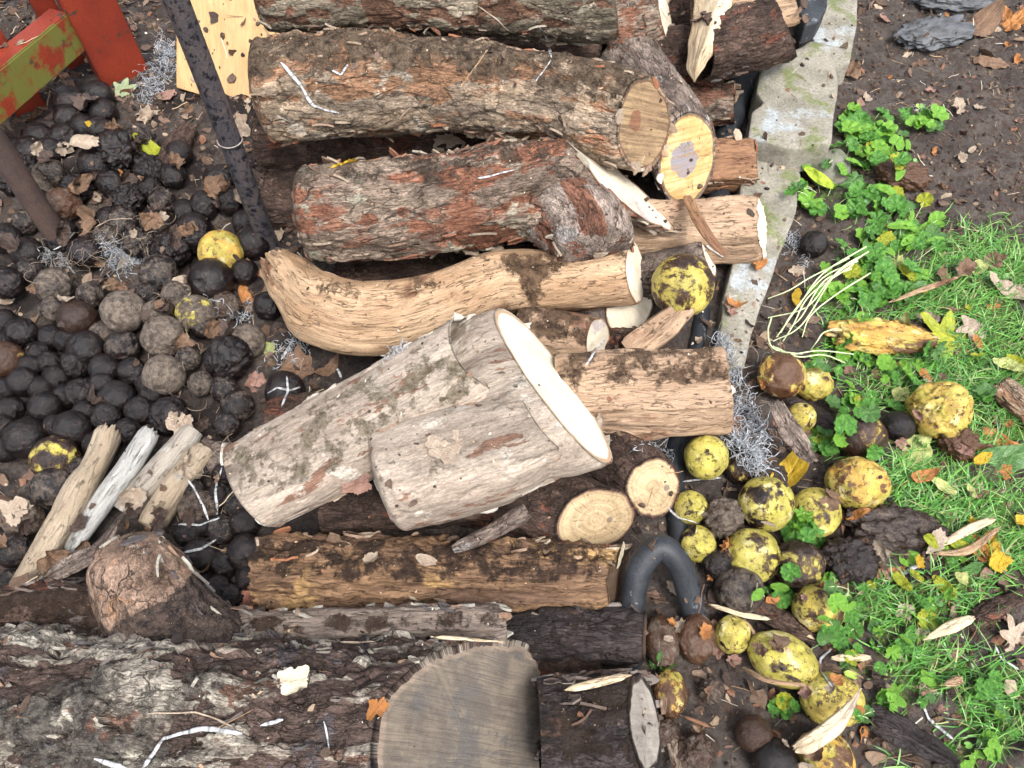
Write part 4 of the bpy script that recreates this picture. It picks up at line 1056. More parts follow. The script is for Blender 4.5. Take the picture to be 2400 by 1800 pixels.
N1 = [
 (372, 525, 40, .30, .5, .0, SM, 'brown walnut with a yellow rim, beside a dark glossy walnut near the metal post'),
 (456, 547, 46, .0, .1, .0, SM, 'dark glossy walnut just above the bright yellow and orange one'),
 (519, 591, 50, .90, .1, .75, SM, 'yellow and orange walnut beside the foot of the metal post'),
 (494, 657, 50, .0, .25, .0, SM, 'smooth chocolate-brown walnut just below the yellow and orange one'),
 (181, 746, 43, .05, .0, .2, SM, 'wet black walnut with a rusty flank, among dusty walnuts'),
 (459, 735, 43, .50, .9, .0, SM, 'dusty walnut with a yellow blotch, ringed by grey walnuts'),
 (347, 688, 28, .10, .5, .0, WR, 'small mossy black walnut under the dusty brown ones'),
 (12, 843, 43, .28, .2, .4, SM, 'purplish walnut with a little yellow, cut by the picture edge'),
 (383, 880, 46, .0, 1.0, .0, SM, 'pale grey dusty walnut beside the blackened part of the heap'),
 (130, 1075, 51, .52, .05, .1, SM, 'half yellow, half black walnut next to the longest pale stick'),
 (535, 840, 52, .0, .0, .0, DN, 'black wrinkled walnut with a deep crease, shining wet'),
 (528, 717, 36, .05, .7, .3, WR, 'split brown walnut tangled in silver shreds'),
 (629, 717, 34, .0, .1, .0, WR, 'black walnut below the butt of the curved tan log'),
 (669, 916, 46, .0, .05, .0, SM, 'round black walnut with white strips across it, touching the beige log'),
 (125, 1142, 47, .0, .6, .0, SM, 'dusty dark walnut below the half yellow one'),
 (466, 1193, 42, .0, .7, .2, DN, 'broken brown walnut shell under crossed white strips'),
 (579, 1296, 44, .0, .0, .0, SM, 'glossy jet-black walnut at the end of the rotting log'),
 (282, 360, 47, .0, .1, .0, CR, 'crushed black walnut beside a pale crumpled leaf'),
 (83, 447, 38, .0, 1.0, .0, SM, 'grey dusty walnut beside the brown rusty post'),
 (150, 478, 39, .12, .6, .7, WR, 'orange-brown rotten walnut behind the brown rusty post'),
 (54, 1214, 45, .1, .9, .7, WR, 'pale brown walnut lump beside the longest pale stick'),
]
for q in N1: nut(*q[:7], label=q[7])
N2 = [
 (1601, 668, 72, .68, .1, .15, SM, 'large yellow walnut with a brown cheek, sitting on the stack', dict(z=.12)),
 (1831, 880, 55, .58, .2, .9, WR, 'brown and amber walnut just below the pale bent shoots', {}),
 (1907, 900, 42, .9, .1, .3, WR, 'flattened yellow walnut with black cracks, behind the amber one', {}),
 (1656, 1071, 51, .97, .0, .0, SM, 'bright clean yellow-green walnut under the split chunk', dict(z=.05)),
 (2200, 960, 68, .88, .1, .55, DN, 'big wrinkled yellow walnut lying in the grass', {}),
 (2016, 1021, 57, .40, .1, .25, SM, 'purplish-brown walnut with a yellow patch, beside a small black one', {}),
 (2106, 999, 36, .0, .1, .0, SM, 'small black walnut between the purplish one and the wrinkled yellow one', {}),
 (1878, 978, 34, .93, .0, .3, SM, 'cream-yellow walnut half hidden by a strip of bark', {}),
 (1907, 572, 33, .0, .1, .0, WR, 'lone black walnut beside the concrete edging and the ivy', {}),
 (2244, 1035, 42, .25, .3, .8, CR, 'collapsed purple and orange walnut touching the wrinkled yellow one', {}),
 (1742, 1092, 44, .45, .1, .1, SM, 'brown-topped walnut under the silver shreds', {}),
 (1797, 1181, 62, .68, .2, .0, SM, 'yellow walnut with brown crown and blotches, beside the single ivy sprig', {}),
 (1912, 1199, 56, .84, .1, .1, SM, 'pale yellow walnut with an ivy sprig against it', {}),
 (2009, 1134, 67, .80, .1, .8, WR, 'big orange-yellow dented walnut at the edge of the grass', {}),
 (1618, 1190, 40, .88, .1, .0, SM, 'yellow walnut half behind the black tube, upper of two', dict(z=.02)),
 (1636, 1275, 42, .78, .1, .0, SM, 'yellow walnut half behind the black tube, lower of two', dict(z=.02)),
 (1762, 1300, 62, .82, .1, .0, SM, 'freckled yellow walnut with a brown scar, in the row by the black tube', {}),
 (1873, 1322, 57, .42, .5, .1, SM, 'half brown walnut with a small ivy leaf lying on it', {}),
 (1732, 1383, 55, .0, .7, .0, SM, 'dull brown walnut below the freckled yellow one', {}),
 (1685, 1325, 40, .0, .4, .0, WR, 'dark brown walnut squeezed beside the black tube', {}),
 (1918, 1425, 58, .68, .1, .25, SM, 'yellow walnut with a black side, next to an orange-brown leaf', {}),
 (1551, 1503, 50, .04, .6, .55, SM, 'upright oval brown walnut touching the black tube', dict(sq=(.82, 1.18, .85))),
 (1630, 1495, 52, .06, .5, .75, WR, 'reddish-brown walnut beside the oval brown one', dict(sq=(.95, 1.1, .9))),
 (1717, 1488, 44, .78, .3, .1, WR, 'dirty yellow walnut half buried in bark litter', {}),
 (1832, 1545, 68, .90, .2, .0, SM, 'large oval yellow walnut peppered with dark specks', dict(sq=(1.16, .88, .88), rz=-.5)),
 (1950, 1640, 66, .86, .2, .3, WR, 'freckled yellow walnut rotting to orange, touched by a cream husk', dict(sq=(1.1, .95, .85), rz=-.3)),
 (1569, 1624, 48, .55, .3, .75, WR, 'brown and yellow walnut beside the narrow grey cut end', dict(sq=(.88, 1.15, .9))),
 (1768, 1722, 43, .22, .1, .3, SM, 'purplish walnut with a yellow cap near the frame bottom', {}),
 (1815, 1785, 53, .0, .1, .0, SM, 'smooth black walnut cut by the bottom of the picture', {}),
 (1934, 1778, 63, .72, .3, .8, WR, 'orange-yellow rotten walnut at the bottom of the picture', {}),
 (2090, 1232, 66, .0, .5, .15, CR, 'rotten dark brown walnut mass at the edge of the grass', dict(sq=(1.5, .8, .6), rz=-.1)),
 (1990, 1310, 54, .0, .1, .05, CR, 'crumbling black walnut between the half brown one and the rotten mass', dict(sq=(1.1, 1.0, .7))),
 (2057, 787, 62, .74, .1, 1.0, CR, 'long squashed yellow and red-orange walnut lying in the ivy', dict(sq=(1.75, .78, .55), rz=-.08)),
 (2117, 410, 42, .18, .1, .8, CR, 'black shrivelled walnut lying among ivy leaves', dict(sq=(1.3, .8, .7), rz=-.3)),
 (1630, 1768, 42, .05, .6, .4, CR, 'brown rotten walnut near the wet dark log', {}),
 (1666, 1620, 28, .10, .8, .4, CR, 'small crumbling brown walnut among bark scraps', {}),
 (1560, 1720, 34, .10, .6, .3, WR, 'earth-coloured walnut at the end of the wet dark log', {}),
 (1694, 1217, 46, .0, .9, .35, CR, 'pinkish-brown crumbled walnut husk beside the brown-crowned yellow one', {}),
]
for q in N2: nut(*q[:7], label=q[7], **q[8])
stone = nut(1940, 392, 48, 0, 1, 0, SM, 'grey mossy stone half hidden by ivy, near the concrete slab', name='stone', cat='stone', sq=(1, 1.1, .8))
m_stone = plain('stone_grey', (.20, .19, .16), (.13, .14, .09), 3, .85, .3, .002, fine=14)
def own(o, mat):
    o.data = o.data.copy(); o.data.materials.clear(); o.data.materials.append(mat)
own(stone, m_stone)
m_darkstone = plain('stone_dark', (.11, .115, .125), (.045, .045, .045), 2.5, .55, .5, .002, fine=16, specks=(.30, .29, .27), speck_t=.68)
o = nut(2193, 75, 66, 0, 0, 0, CR, 'dark slate-coloured lump of stone on the soil, with pale crumbs on it', name='stone', cat='stone', sq=(1.35, .75, .35), rz=.3)
own(o, m_darkstone)
o = nut(2230, 0, 60, 0, 0, 0, CR, 'blue-grey stone behind the dark slate-coloured lump', name='stone', cat='stone', sq=(1.4, .6, .4), rz=-.1)
own(o, m_darkstone)
bpy.context.view_layer.update()
DG = bpy.context.evaluated_depsgraph_get()
def cast_px(px, py):
    d = ray(px, py).normalized()
    ok, loc, n, i, ob, mt = scn.ray_cast(DG, CAM, d)
    return (loc, n if n.dot(d) < 0 else -n) if ok else (W(px, py, 0), Vector((0, 0, 1)))
DOWN = Vector((0, 0, -1))
def drop(x, y):
    ok, loc, n, i, ob, mt = scn.ray_cast(DG, Vector((x, y, .9)), DOWN)
    return (loc, n if n.z > 0 else -n, ob.name if ob else '') if ok else None
# ---------------------------------------------------------------- leaves
def leaf_mesh(name, kind, mat, seed, curl=.25, crump=.10, K=9, M=84):
    ph = np.arange(M) / M * 2 * math.pi
    g = np.random.default_rng(seed)
    pp = (ph + math.pi) % (2 * math.pi) - math.pi
    if kind == 'maple':
        r = np.full(M, .42)
        for a, l, wd in [(0, 1.0, .30), (.95, .88, .28), (-.95, .88, .28), (2.0, .62, .27), (-2.0, .62, .27)]:
            d = np.abs((ph - a + math.pi) % (2 * math.pi) - math.pi)
            r = np.maximum(r, l * (1 - (d / (wd * 2.1)) ** .8).clip(0, 1) ** .9 * .72 + .28 * (d < wd * 2.1))
            for s_ in (-.23, .23):
                d2 = np.abs((ph - a - s_ + math.pi) % (2 * math.pi) - math.pi)
                r = np.maximum(r, (l * .72) * (1 - d2 / .13).clip(0, 1) + .0)
        r = np.convolve(np.concatenate([r[-1:], r, r[:1]]), [.2, .6, .2], 'valid')
    elif kind == 'oak':
        x = np.cos(ph); r = 1 / np.sqrt((x) ** 2 + (np.sin(ph) / .6) ** 2) * (1 + .14 * np.cos(7 * ph + .8 * np.sin(ph)))
    elif kind == 'oval':
        r = 1 / np.sqrt(np.cos(ph) ** 2 + (np.sin(ph) / .48) ** 2); r = r * (1 + .10 * np.exp(-(pp / .25) ** 2))
    elif kind == 'long':
        r = 1 / np.sqrt(np.cos(ph) ** 2 + (np.sin(ph) / .24) ** 2)
    elif kind == 'ivy':
        r = 1 - .62 * np.exp(-((np.abs(pp) - math.pi) / .30) ** 2); r = r * (1 + .055 * np.cos(13 * ph)) * (.92 + .06 * np.cos(ph))
    elif kind == 'frag':
        r = .74 + .45 * fbm(np.stack([np.cos(ph) * 1.2, np.sin(ph) * 1.2, ph * 0 + seed * 1.7], 1), 5, seed, .62) * 1.5
        r = np.clip(r, .2, 1.2)
    r = r * (1 + .05 * fbm(np.stack([np.cos(ph) * 5, np.sin(ph) * 5, ph * 0 + seed], 1), 3, seed + 4))
    f = np.linspace(0, 1, K + 1)[1:]
    x = (f[:, None] * (r * np.cos(ph))[None]).ravel(); y = (f[:, None] * (r * np.sin(ph))[None]).ravel()
    rr = np.broadcast_to(f[:, None], (K, M)).ravel(); pv = np.broadcast_to(ph[None], (K, M)).ravel()
    x = np.append(x, 0); y = np.append(y, 0); rr = np.append(rr, 0); pv = np.append(pv, 0)
    p = np.stack([x * 1.6, y * 1.6, x * 0 + seed * 3.1], 1)
    z = curl * (g.uniform(-.4, 1) * x * x + g.uniform(-.2, 1.2) * y * y) + crump * fbm(p, 4, seed, .55) - .03 * np.exp(-(y / .03) ** 2) * (kind not in ('ivy', 'frag'))
    if kind == 'ivy':
        z = .22 * rr ** 2 + .10 * rr * np.cos(7 * pv + .6) + .12 * fbm(p * 1.4, 3, seed)
    if kind == 'maple':
        z = z - .03 * rr * np.cos(pv / 0.95 * 2 * math.pi) 
    z = z - z.min()
    V = np.stack([x, y, z], 1)
    i = np.arange(K * M).reshape(K, M)
    q = np.stack([i[:-1], np.roll(i, -1, 1)[:-1], np.roll(i, -1, 1)[1:], i[1:]], -1).reshape(-1, 4)
    t = np.stack([i[0], np.roll(i[0], -1), np.full(M, K * M)], 1)
    return mesh_np(name, V, [q, t[:, ::-1]], [mat], {'pc': np.stack([x, y, rr], 1)})
def leafmat(name, c1, c2, c3=None, t3=.6, rough=.55, spec=.35, vein=.25, sc=1.0, cv=None, trans=.0):
    m = MT(name, rough, spec)
    pc = m.attr('pc', True)
    v = m.vm('ADD', pc, m.vm('SCALE', (3, 5, 7), sc=m.rnd()))
    c = m.mix(m.mr(m.noise(v, 2.2 * sc, 6, .62), .38, .62), c1, c2)
    if c3 is not None: c = m.mix(m.mr(m.noise(v, 3.5 * sc, 6, .7), t3, t3 + .05), c, c3)
    sx = m.n('ShaderNodeSeparateXYZ', {0: pc})
    ang = m.ma('ARCTAN2', sx.outputs[1], sx.outputs[0])
    vn = m.ma('ABSOLUTE', m.ma('SINE', m.ma('MULTIPLY', ang, 3.5)))
    mid = m.mr(m.ma('ABSOLUTE', sx.outputs[1]), .0, .03, 1, 0)
    side = m.mr(m.ma('ABSOLUTE', m.ma('SINE', m.ma('ADD', m.ma('MULTIPLY', sx.outputs[0], 14.0), m.ma('MULTIPLY', m.ma('ABSOLUTE', sx.outputs[1]), -14.0)))), 0, .22, 1, 0)
    vv = m.ma('MAXIMUM', mid, m.ma('MULTIPLY', side, .5))
    c = m.mix(m.ma('MULTIPLY', vv, vein), c, cv or c1)
    g = m.noise(v, 22, 4, .7)
    c = m.val(c, m.mr(g, .3, .7, .82, 1.16, smooth=False))
    hb = m.ma('ADD', m.ma('MULTIPLY', vv, -1.0), m.ma('ADD', m.ma('MULTIPLY', g, .6), m.ma('MULTIPLY', m.noise(v, 6, 4), 1.5)))
    nb = m.bump(hb, .0012)
    mat = m.fin(c, nb)
    if trans:
        tr = m.n('ShaderNodeBsdfTranslucent', {0: c})
        mx = m.n('ShaderNodeMixShader', {0: trans, 1: m.b.outputs[0], 2: tr.outputs[0]})
        m.t.links.new(mx.outputs[0], m.out.inputs[0])
    return mat
l_beige = leafmat('leaf_beige', (.42, .34, .26), (.33, .25, .185), (.20, .13, .09), .62, .75)
l_brown = leafmat('leaf_brown', (.21, .125, .075), (.14, .085, .055), (.30, .20, .13), .6, .7)
l_dark = leafmat('leaf_dark', (.085, .055, .042), (.05, .035, .03), (.15, .10, .07), .6, .55)
l_pink = leafmat('leaf_pink', (.34, .20, .16), (.27, .15, .11), (.16, .09, .07), .6, .6)
l_orange = leafmat('leaf_orange', (.46, .20, .06), (.36, .15, .05), (.20, .09, .04), .6, .55)
l_yellow = leafmat('leaf_yellow', (.60, .42, .035), (.55, .33, .03), (.30, .15, .04), .6, .5, trans=.15)
l_ygreen = leafmat('leaf_yellow_green', (.38, .40, .03), (.28, .32, .03), (.13, .11, .03), .6, .5, trans=.15)
l_lime = leafmat('leaf_lime', (.55, .68, .07), (.44, .60, .06), None, rough=.5, trans=.2)
l_palegreen = leafmat('leaf_pale_green', (.44, .46, .18), (.36, .40, .13), (.25, .20, .08), .62, .6)
l_sage = leafmat('leaf_sage', (.30, .35, .20), (.24, .29, .16), (.14, .14, .09), .62, .7)
l_green = leafmat('leaf_green', (.085, .20, .045), (.055, .15, .03), (.20, .30, .11), .6, .3, .6, trans=.12, cv=(.25, .42, .14))
l_ivy = leafmat('leaf_ivy', (.11, .31, .04), (.05, .18, .025), (.20, .40, .08), .56, .36, .5, vein=.45, trans=.2, cv=(.22, .42, .09))
l_ivylt = leafmat('leaf_ivy_light', (.20, .42, .045), (.14, .34, .035), (.34, .52, .06), .6, .4, .5, vein=.3, trans=.2, cv=(.35, .55, .1))
l_husk = leafmat('husk_cream', (.74, .66, .50), (.66, .56, .40), (.48, .38, .26), .64, .6)
LC_ = {}
def get_leaf(kind, mat, seed, curl=.25, crump=.1):
    k = (kind, mat.name, seed, curl, crump)
    if k not in LC_: LC_[k] = leaf_mesh('leaf', kind, mat, seed, curl, crump, K=7 if kind in ('ivy', 'frag') else 10, M=52 if kind in ('ivy', 'frag') else 90)
    return LC_[k]
def orient(n, ang, tilt=0.0):
    n = (n + Vector((random.uniform(-1, 1), random.uniform(-1, 1), 0)) * tilt).normalized()
    if n.z < .25: n = (n + Vector((0, 0, .5))).normalized()
    x = Vector((math.cos(ang), math.sin(ang), 0)); x = (x - n * x.dot(n)).normalized()
    y = n.cross(x)
    M = Matrix((x, y, n)).transposed()
    return M.to_euler()
def leaf(px, py, r, kind, mat, label, ang=0.0, seed=1, curl=.25, crump=.12, name='fallen_leaf', cat='leaf', group=None, lift=.001, tilt=.12, sy=1.0, surf=None):
    loc, n = surf or cast_px(px, py)
    if group and group.startswith('dead leaves') and loc.z > .075: return None
    rm = px2m(loc, r)
    o = link(name, get_leaf(kind, mat, seed, curl, crump))
    o.location = loc + n * lift
    o.rotation_euler = orient(n, ang, tilt)
    o.scale = (rm, rm * sy, rm)
    if label: tag(o, label, cat, group)
    return o
LV = [
 (202, 350, 56, 'frag', l_beige, 'pale beige crumpled leaf beside a crushed black walnut', .3, 3, .5, .35, .75),
 (289, 216, 42, 'maple', l_sage, 'sage-green lobed leaf at the foot of the red fence', .4, 4, .4, .2, 1),
 (394, 231, 30, 'frag', l_pink, 'pinkish dry leaf beside the dark blotched post', .2, 5, .4, .3, 1),
 (345, 275, 38, 'maple', l_beige, 'curled beige leaf on the litter heap by the fence', -.5, 6, .7, .4, 1),
 (268, 300, 30, 'long', l_brown, 'narrow rust-brown leaf sticking up by the small walnuts', -1.0, 7, .4, .2, 1),
 (207, 290, 9, 'frag', l_yellow, 'tiny bright yellow leaf scrap at the foot of the fence', .2, 8, .2, .1, 1),
 (345, 345, 36, 'oval', l_ygreen, 'yellow-edged leaf under the litter by the post', -.4, 9, .5, .3, 1),
 (290, 415, 18, 'frag', l_orange, 'orange scrap of leaf in the dark litter', .9, 10, .4, .3, 1),
 (798, 378, 36, 'oval', l_yellow, 'curled yellow leaf lying on the red scaly log', 1.0, 11, 1.2, .5, .9),
 (1052, 338, 46, 'frag', l_beige, 'wedge-shaped tan wood chip stuck under the arched log', -.6, 12, .3, .1, .8),
 (1020, 140, 26, 'maple', l_brown, 'small dark brown leaf on top of the arched log', .4, 13, .6, .4, 1),
 (500, 440, 26, 'frag', l_orange, 'orange-brown leaf beside the dark post, on the litter', .2, 14, .5, .4, 1),
 (700, 865, 46, 'frag', l_brown, 'cinnamon dry leaf between the curved log and the beige log', .3, 15, .5, .3, 1),
 (600, 895, 40, 'frag', l_pink, 'pale cinnamon leaf beside the round black walnut', 1.3, 16, .5, .3, 1),
 (773, 868, 34, 'oval', l_brown, 'folded brown leaf under the edge of the curved tan log', .8, 17, .9, .3, 1),
 (632, 820, 22, 'frag', l_palegreen, 'greenish scrap of leaf above the round black walnut', .1, 18, .4, .2, 1),
 (575, 700, 36, 'oval', l_orange, 'orange-brown leaf with a long stalk, below the chocolate walnut', -1.1, 19, .5, .2, .8),
 (36, 1200, 44, 'frag', l_beige, 'pale round flake of bark beside the longest stick', .2, 20, .3, .15, 1),
 (2219, 800, 92, 'maple', l_ygreen, 'yellow-green maple leaf lying in the grass by the long rotten walnut', 2.3, 21, .15, .12, 1),
 (2276, 771, 58, 'maple', l_beige, 'beige crumpled leaf lying on the yellow-green maple leaf', -1.9, 22, .5, .35, 1),
 (2356, 685, 60, 'oval', l_beige, 'curled pale leaf at the picture edge in the grass', -.6, 23, .9, .3, .7),
 (2135, 1060, 104, 'maple', l_palegreen, 'big pale yellow-green leaf below the small black walnut', 2.7, 25, .12, .1, 1),
 (2330, 1082, 92, 'oval', l_green, 'glossy dark green leaf lying across the orange scraps', .25, 26, .3, .12, .75),
 (2330, 1040, 60, 'frag', l_orange, 'orange rotting leaf under the glossy green leaf', .2, 27, .3, .3, 1),
 (1852, 1112, 64, 'oval', l_yellow, 'folded yellow-orange leaf under the tip of the bark strip', .75, 28, .9, .2, 1),
 (1913, 1028, 44, 'oval', l_lime, 'oval light green leaf beside the bark strip', -.8, 29, .3, .1, 1.2),
 (1922, 415, 42, 'long', l_lime, 'slender bright lime leaf in the ivy by the mossy stone', -.95, 30, .4, .2, 1.2),
 (1897, 392, 26, 'long', l_ivylt, 'narrow green leaf next to the bright lime one', -.5, 31, .4, .2, 1.2),
 (1817, 1428, 42, 'oak', l_orange, 'orange-brown leaf between two yellow walnuts', -.1, 32, .5, .25, 1.1),
 (2372, 1497, 62, 'maple', l_beige, 'pale parchment-coloured leaf at the picture edge', 1.9, 33, .2, .15, 1),
 (2187, 1268, 40, 'frag', l_beige, 'pale torn leaf beside the rotten walnut mass', 1.4, 34, .4, .3, .8),
 (2222, 1528, 32, 'frag', l_pink, 'mottled pink leaf scrap among the splinters', .2, 35, .2, .2, 1),
 (2169, 1613, 32, 'maple', l_pink, 'salmon-pink leaf with a dark hole-like spot', -1.4, 36, .3, .2, 1),
 (2095, 1340, 22, 'oval', l_orange, 'tiny pair-shaped orange leaf by the pale strip', .2, 37, .7, .2, .8),
 (2130, 1310, 26, 'oval', l_ivylt, 'small shiny green leaf beside the crumbling black walnut', .4, 38, .2, .1, 1.5),
 (1940, 1478, 40, 'oval', l_green, 'oval green leaf leaning on the yellow walnut with a black side', 1.3, 39, .3, .1, 1.1),
 (1862, 705, 32, 'oval', l_yellow, 'mustard-yellow leaf at the start of the pale bent shoots', 1.2, 40, .5, .3, 1),
 (2240, 258, 26, 'frag', l_beige, 'tiny dry white flower-like leaf on the dark soil', .5, 41, .7, .6, 1),
 (2295, 255, 16, 'frag', l_beige, 'cream scrap of leaf on the dark soil', .5, 42, .5, .5, 1),
 (1988, 175, 26, 'frag', l_brown, 'crumpled light brown leaf against the far concrete slab', .5, 43, .9, .8, 1),
 (2320, 150, 40, 'oval', l_brown, 'orange-brown leaf on bare soil in the far corner', -.2, 44, .5, .3, 1),
 (2370, 60, 60, 'maple', l_orange, 'russet leaf beside the dark stones in the far corner', .5, 45, .5, .4, 1),
 (2290, 70, 60, 'oval', l_brown, 'olive-brown leaf partly under the russet one', .6, 46, .5, .2, 1.2),
 (1800, 1225, 20, 'long', l_beige, 'thin cream splinter of leaf between two yellow walnuts', -.7, 47, .3, .1, 1),
 (2015, 1205, 34, 'long', l_orange, 'rust-orange curled leaf under the dented walnut', .1, 48, .6, .3, 1.3),
 (690, 1600, 46, 'frag', l_husk, 'white papery scrap on the huge grey log', .4, 49, .5, .3, .9),
 (884, 1660, 34, 'frag', l_orange, 'orange shell-like bract on the huge grey log', .9, 50, .8, .2, .8),
 (1045, 1050, 44, 'frag', l_beige, 'pale torn bark paper stuck on the forked beige log', .3, 51, .2, .2, 1.3),
 (840, 1130, 40, 'frag', l_pink, 'dry grey-pink leaf between the two limbs of the beige log', .2, 52, .4, .2, 1),
 (1450, 1300, 34, 'long', l_husk, 'cream sliver of wood hanging below the ringed cut end', -1.4, 53, .2, .1, 1.6),
 (1000, 1318, 36, 'oval', l_beige, 'pale curled leaf scrap on the rotting log', -.3, 54, .5, .3, .8),
 (870, 1318, 26, 'frag', l_beige, 'small tan leaf scrap on the rotting log', .3, 55, .5, .3, .8),
 (2200, 1000, 1, 'frag', l_orange, None, 0, 1, .1, .1, 1),
]
for a in LV:
    if a[5]: leaf(a[0], a[1], a[2], a[3], a[4], a[5], a[6], seed=a[7], curl=a[8], crump=a[9], sy=a[10])
# dead leaves over the heap, each one a leaf
def rand_px(x0, y0, x1, y1):
    return random.uniform(x0, x1), random.uniform(y0, y1)
for i in range(190):
    a, b = rand_px(0, 240, 700, 1420)
    if a > 560 and b > 560: continue
    if a < 350 and 740 < b < 1080 and random.random() < .85: continue
    k = random.choice(['frag', 'frag', 'frag', 'oak', 'oval'])
    leaf(a, b, random.uniform(10, 38), k, random.choice([l_brown, l_dark, l_dark, l_dark, l_beige, l_brown]), 'small dead leaf among the walnuts of the heap', random.uniform(0, 6.3),
         seed=random.choice([61, 62, 63, 64]), curl=random.choice([.5, 1.0]), crump=random.choice([.5, .8]), group='dead leaves among the walnuts of the heap', tilt=.5, name='dead_leaf')
for i in range(150):
    a, b = rand_px(1500, 560, 2400, 1800)
    if a < 1660 and b < 1300: continue
    k = random.choice(['frag', 'frag', 'oak', 'oval', 'long'])
    leaf(a, b, random.uniform(9, 26), k, random.choice([l_brown, l_dark, l_pink, l_beige, l_brown, l_orange]), 'small dead leaf on the ground beside the stack', random.uniform(0, 6.3),
         seed=random.choice([61, 62, 63, 64]), curl=random.choice([.4, .8]), crump=random.choice([.3, .5]), group='dead leaves on the ground beside the stack', tilt=.5, name='dead_leaf')
for i in range(46):
    a, b = rand_px(2080, 560, 2400, 1400)
    leaf(a, b, random.uniform(12, 34), random.choice(['frag', 'oval', 'oak', 'oval']), random.choice([l_palegreen, l_ygreen, l_orange, l_brown, l_beige, l_yellow, l_green]), 'small dead leaf lying in the grass', random.uniform(0, 6.3),
         seed=random.choice([61, 62, 63, 64]), curl=.5, crump=.4, group='dead leaves lying in the grass', tilt=.3, name='dead_leaf', lift=.012)
for i in range(34):
    a, b = rand_px(1990, 10, 2400, 520)
    leaf(a, b, random.uniform(6, 16), random.choice(['frag', 'oval']), random.choice([l_brown, l_pink, l_beige, l_orange]), 'tiny dead leaf on the bare dark soil', random.uniform(0, 6.3),
         seed=random.choice([61, 62, 63, 64]), curl=.6, crump=.4, group='dead leaves on the bare dark soil', tilt=.4, name='dead_leaf')
# bark strips and chunks on the ground
def chunk(label, pts, mat, disp='furrow', name='bark_piece', cat='bark', flat=.35, seed=1, **kw):
    geo, cp, _ = tube(pts, seed=seed, disp=disp, amp=kw.pop('amp', .7), squash=flat, lobes=.16, res=.0024, bark_t=.001, capk=4, dirt_amt=kw.pop('dirt_amt', .1), jag0=.012, jag1=.012, **kw)
    o = link(name, mesh_np(name, geo[0], geo[1], [mat], geo[2]))
    tag(o, label, cat)
    for cv, cf, ca in cp: link('torn_end', mesh_np('torn_end', cv, cf, [mat], ca), o)
    return o
chunk('grey-mauve strip of bark leaning over a cream-yellow walnut', [(1820, 945, .09, 24), (1845, 1000, .085, 30), (1880, 1050, .075, 28), (1902, 1078, .07, 18)], b_gray, seed=401)
chunk('long black slab of bark lying in the ivy near the picture bottom', [(2040, 1680, .02, 34), (2110, 1715, .022, 40), (2180, 1755, .022, 34), (2240, 1790, .02, 18)], b_black, seed=402)
chunk('dark brown curved bark piece near the pale parchment leaf', [(2285, 1440, .02, 20), (2340, 1418, .02, 26), (2410, 1390, .02, 22)], b_dark, seed=403)
chunk('orange-tan chunk of bark at the picture edge beside the wrinkled walnut', [(2345, 900, .02, 36), (2380, 940, .02, 42), (2440, 990, .02, 40)], b_tan, seed=404)
chunk('dark wet piece of wood under the bark strip, by the cream-yellow walnut', [(1850, 950, .02, 24), (1930, 985, .02, 24), (1960, 1005, .02, 14)], b_black, seed=405)
chunk('dark stick fragment lying in the litter behind the metal post', [(445, 300, .05, 22), (390, 380, .05, 24), (350, 430, .045, 16)], b_dark, seed=406, flat=.8)
chunk('brown bark slab below the row of yellow walnuts', [(1760, 1420, .015, 18), (1850, 1465, .015, 22), (1940, 1510, .015, 12)], b_dark, seed=407)
chunk('rust-brown upright sliver of bark beside the narrow grey cut end', [(1560, 1700, .03, 10), (1580, 1760, .03, 12), (1590, 1830, .03, 10)], b_red, seed=408)
chunk('curled grey bark strip over the pale sticks', [(75, 1370, .10, 12), (150, 1330, .11, 34), (230, 1290, .12, 30), (290, 1200, .12, 10)], b_gray, seed=409, flat=.25)
chunk('crumbly brick-red rotten wood at the end of the rotting log', [(585, 1430, .03, 34), (600, 1385, .04, 30), (610, 1350, .05, 18)], wood('rot_red', (.30, .13, .09), (.20, .09, .06), gain=.4), 'rot', name='rotten_wood', cat='wood', flat=.8, seed=410)
chunk('grey tangled bark scrap between the pale sticks and the beige log', [(470, 1040, .05, 26), (520, 1080, .05, 34), (548, 1110, .05, 14)], b_gray, seed=411)
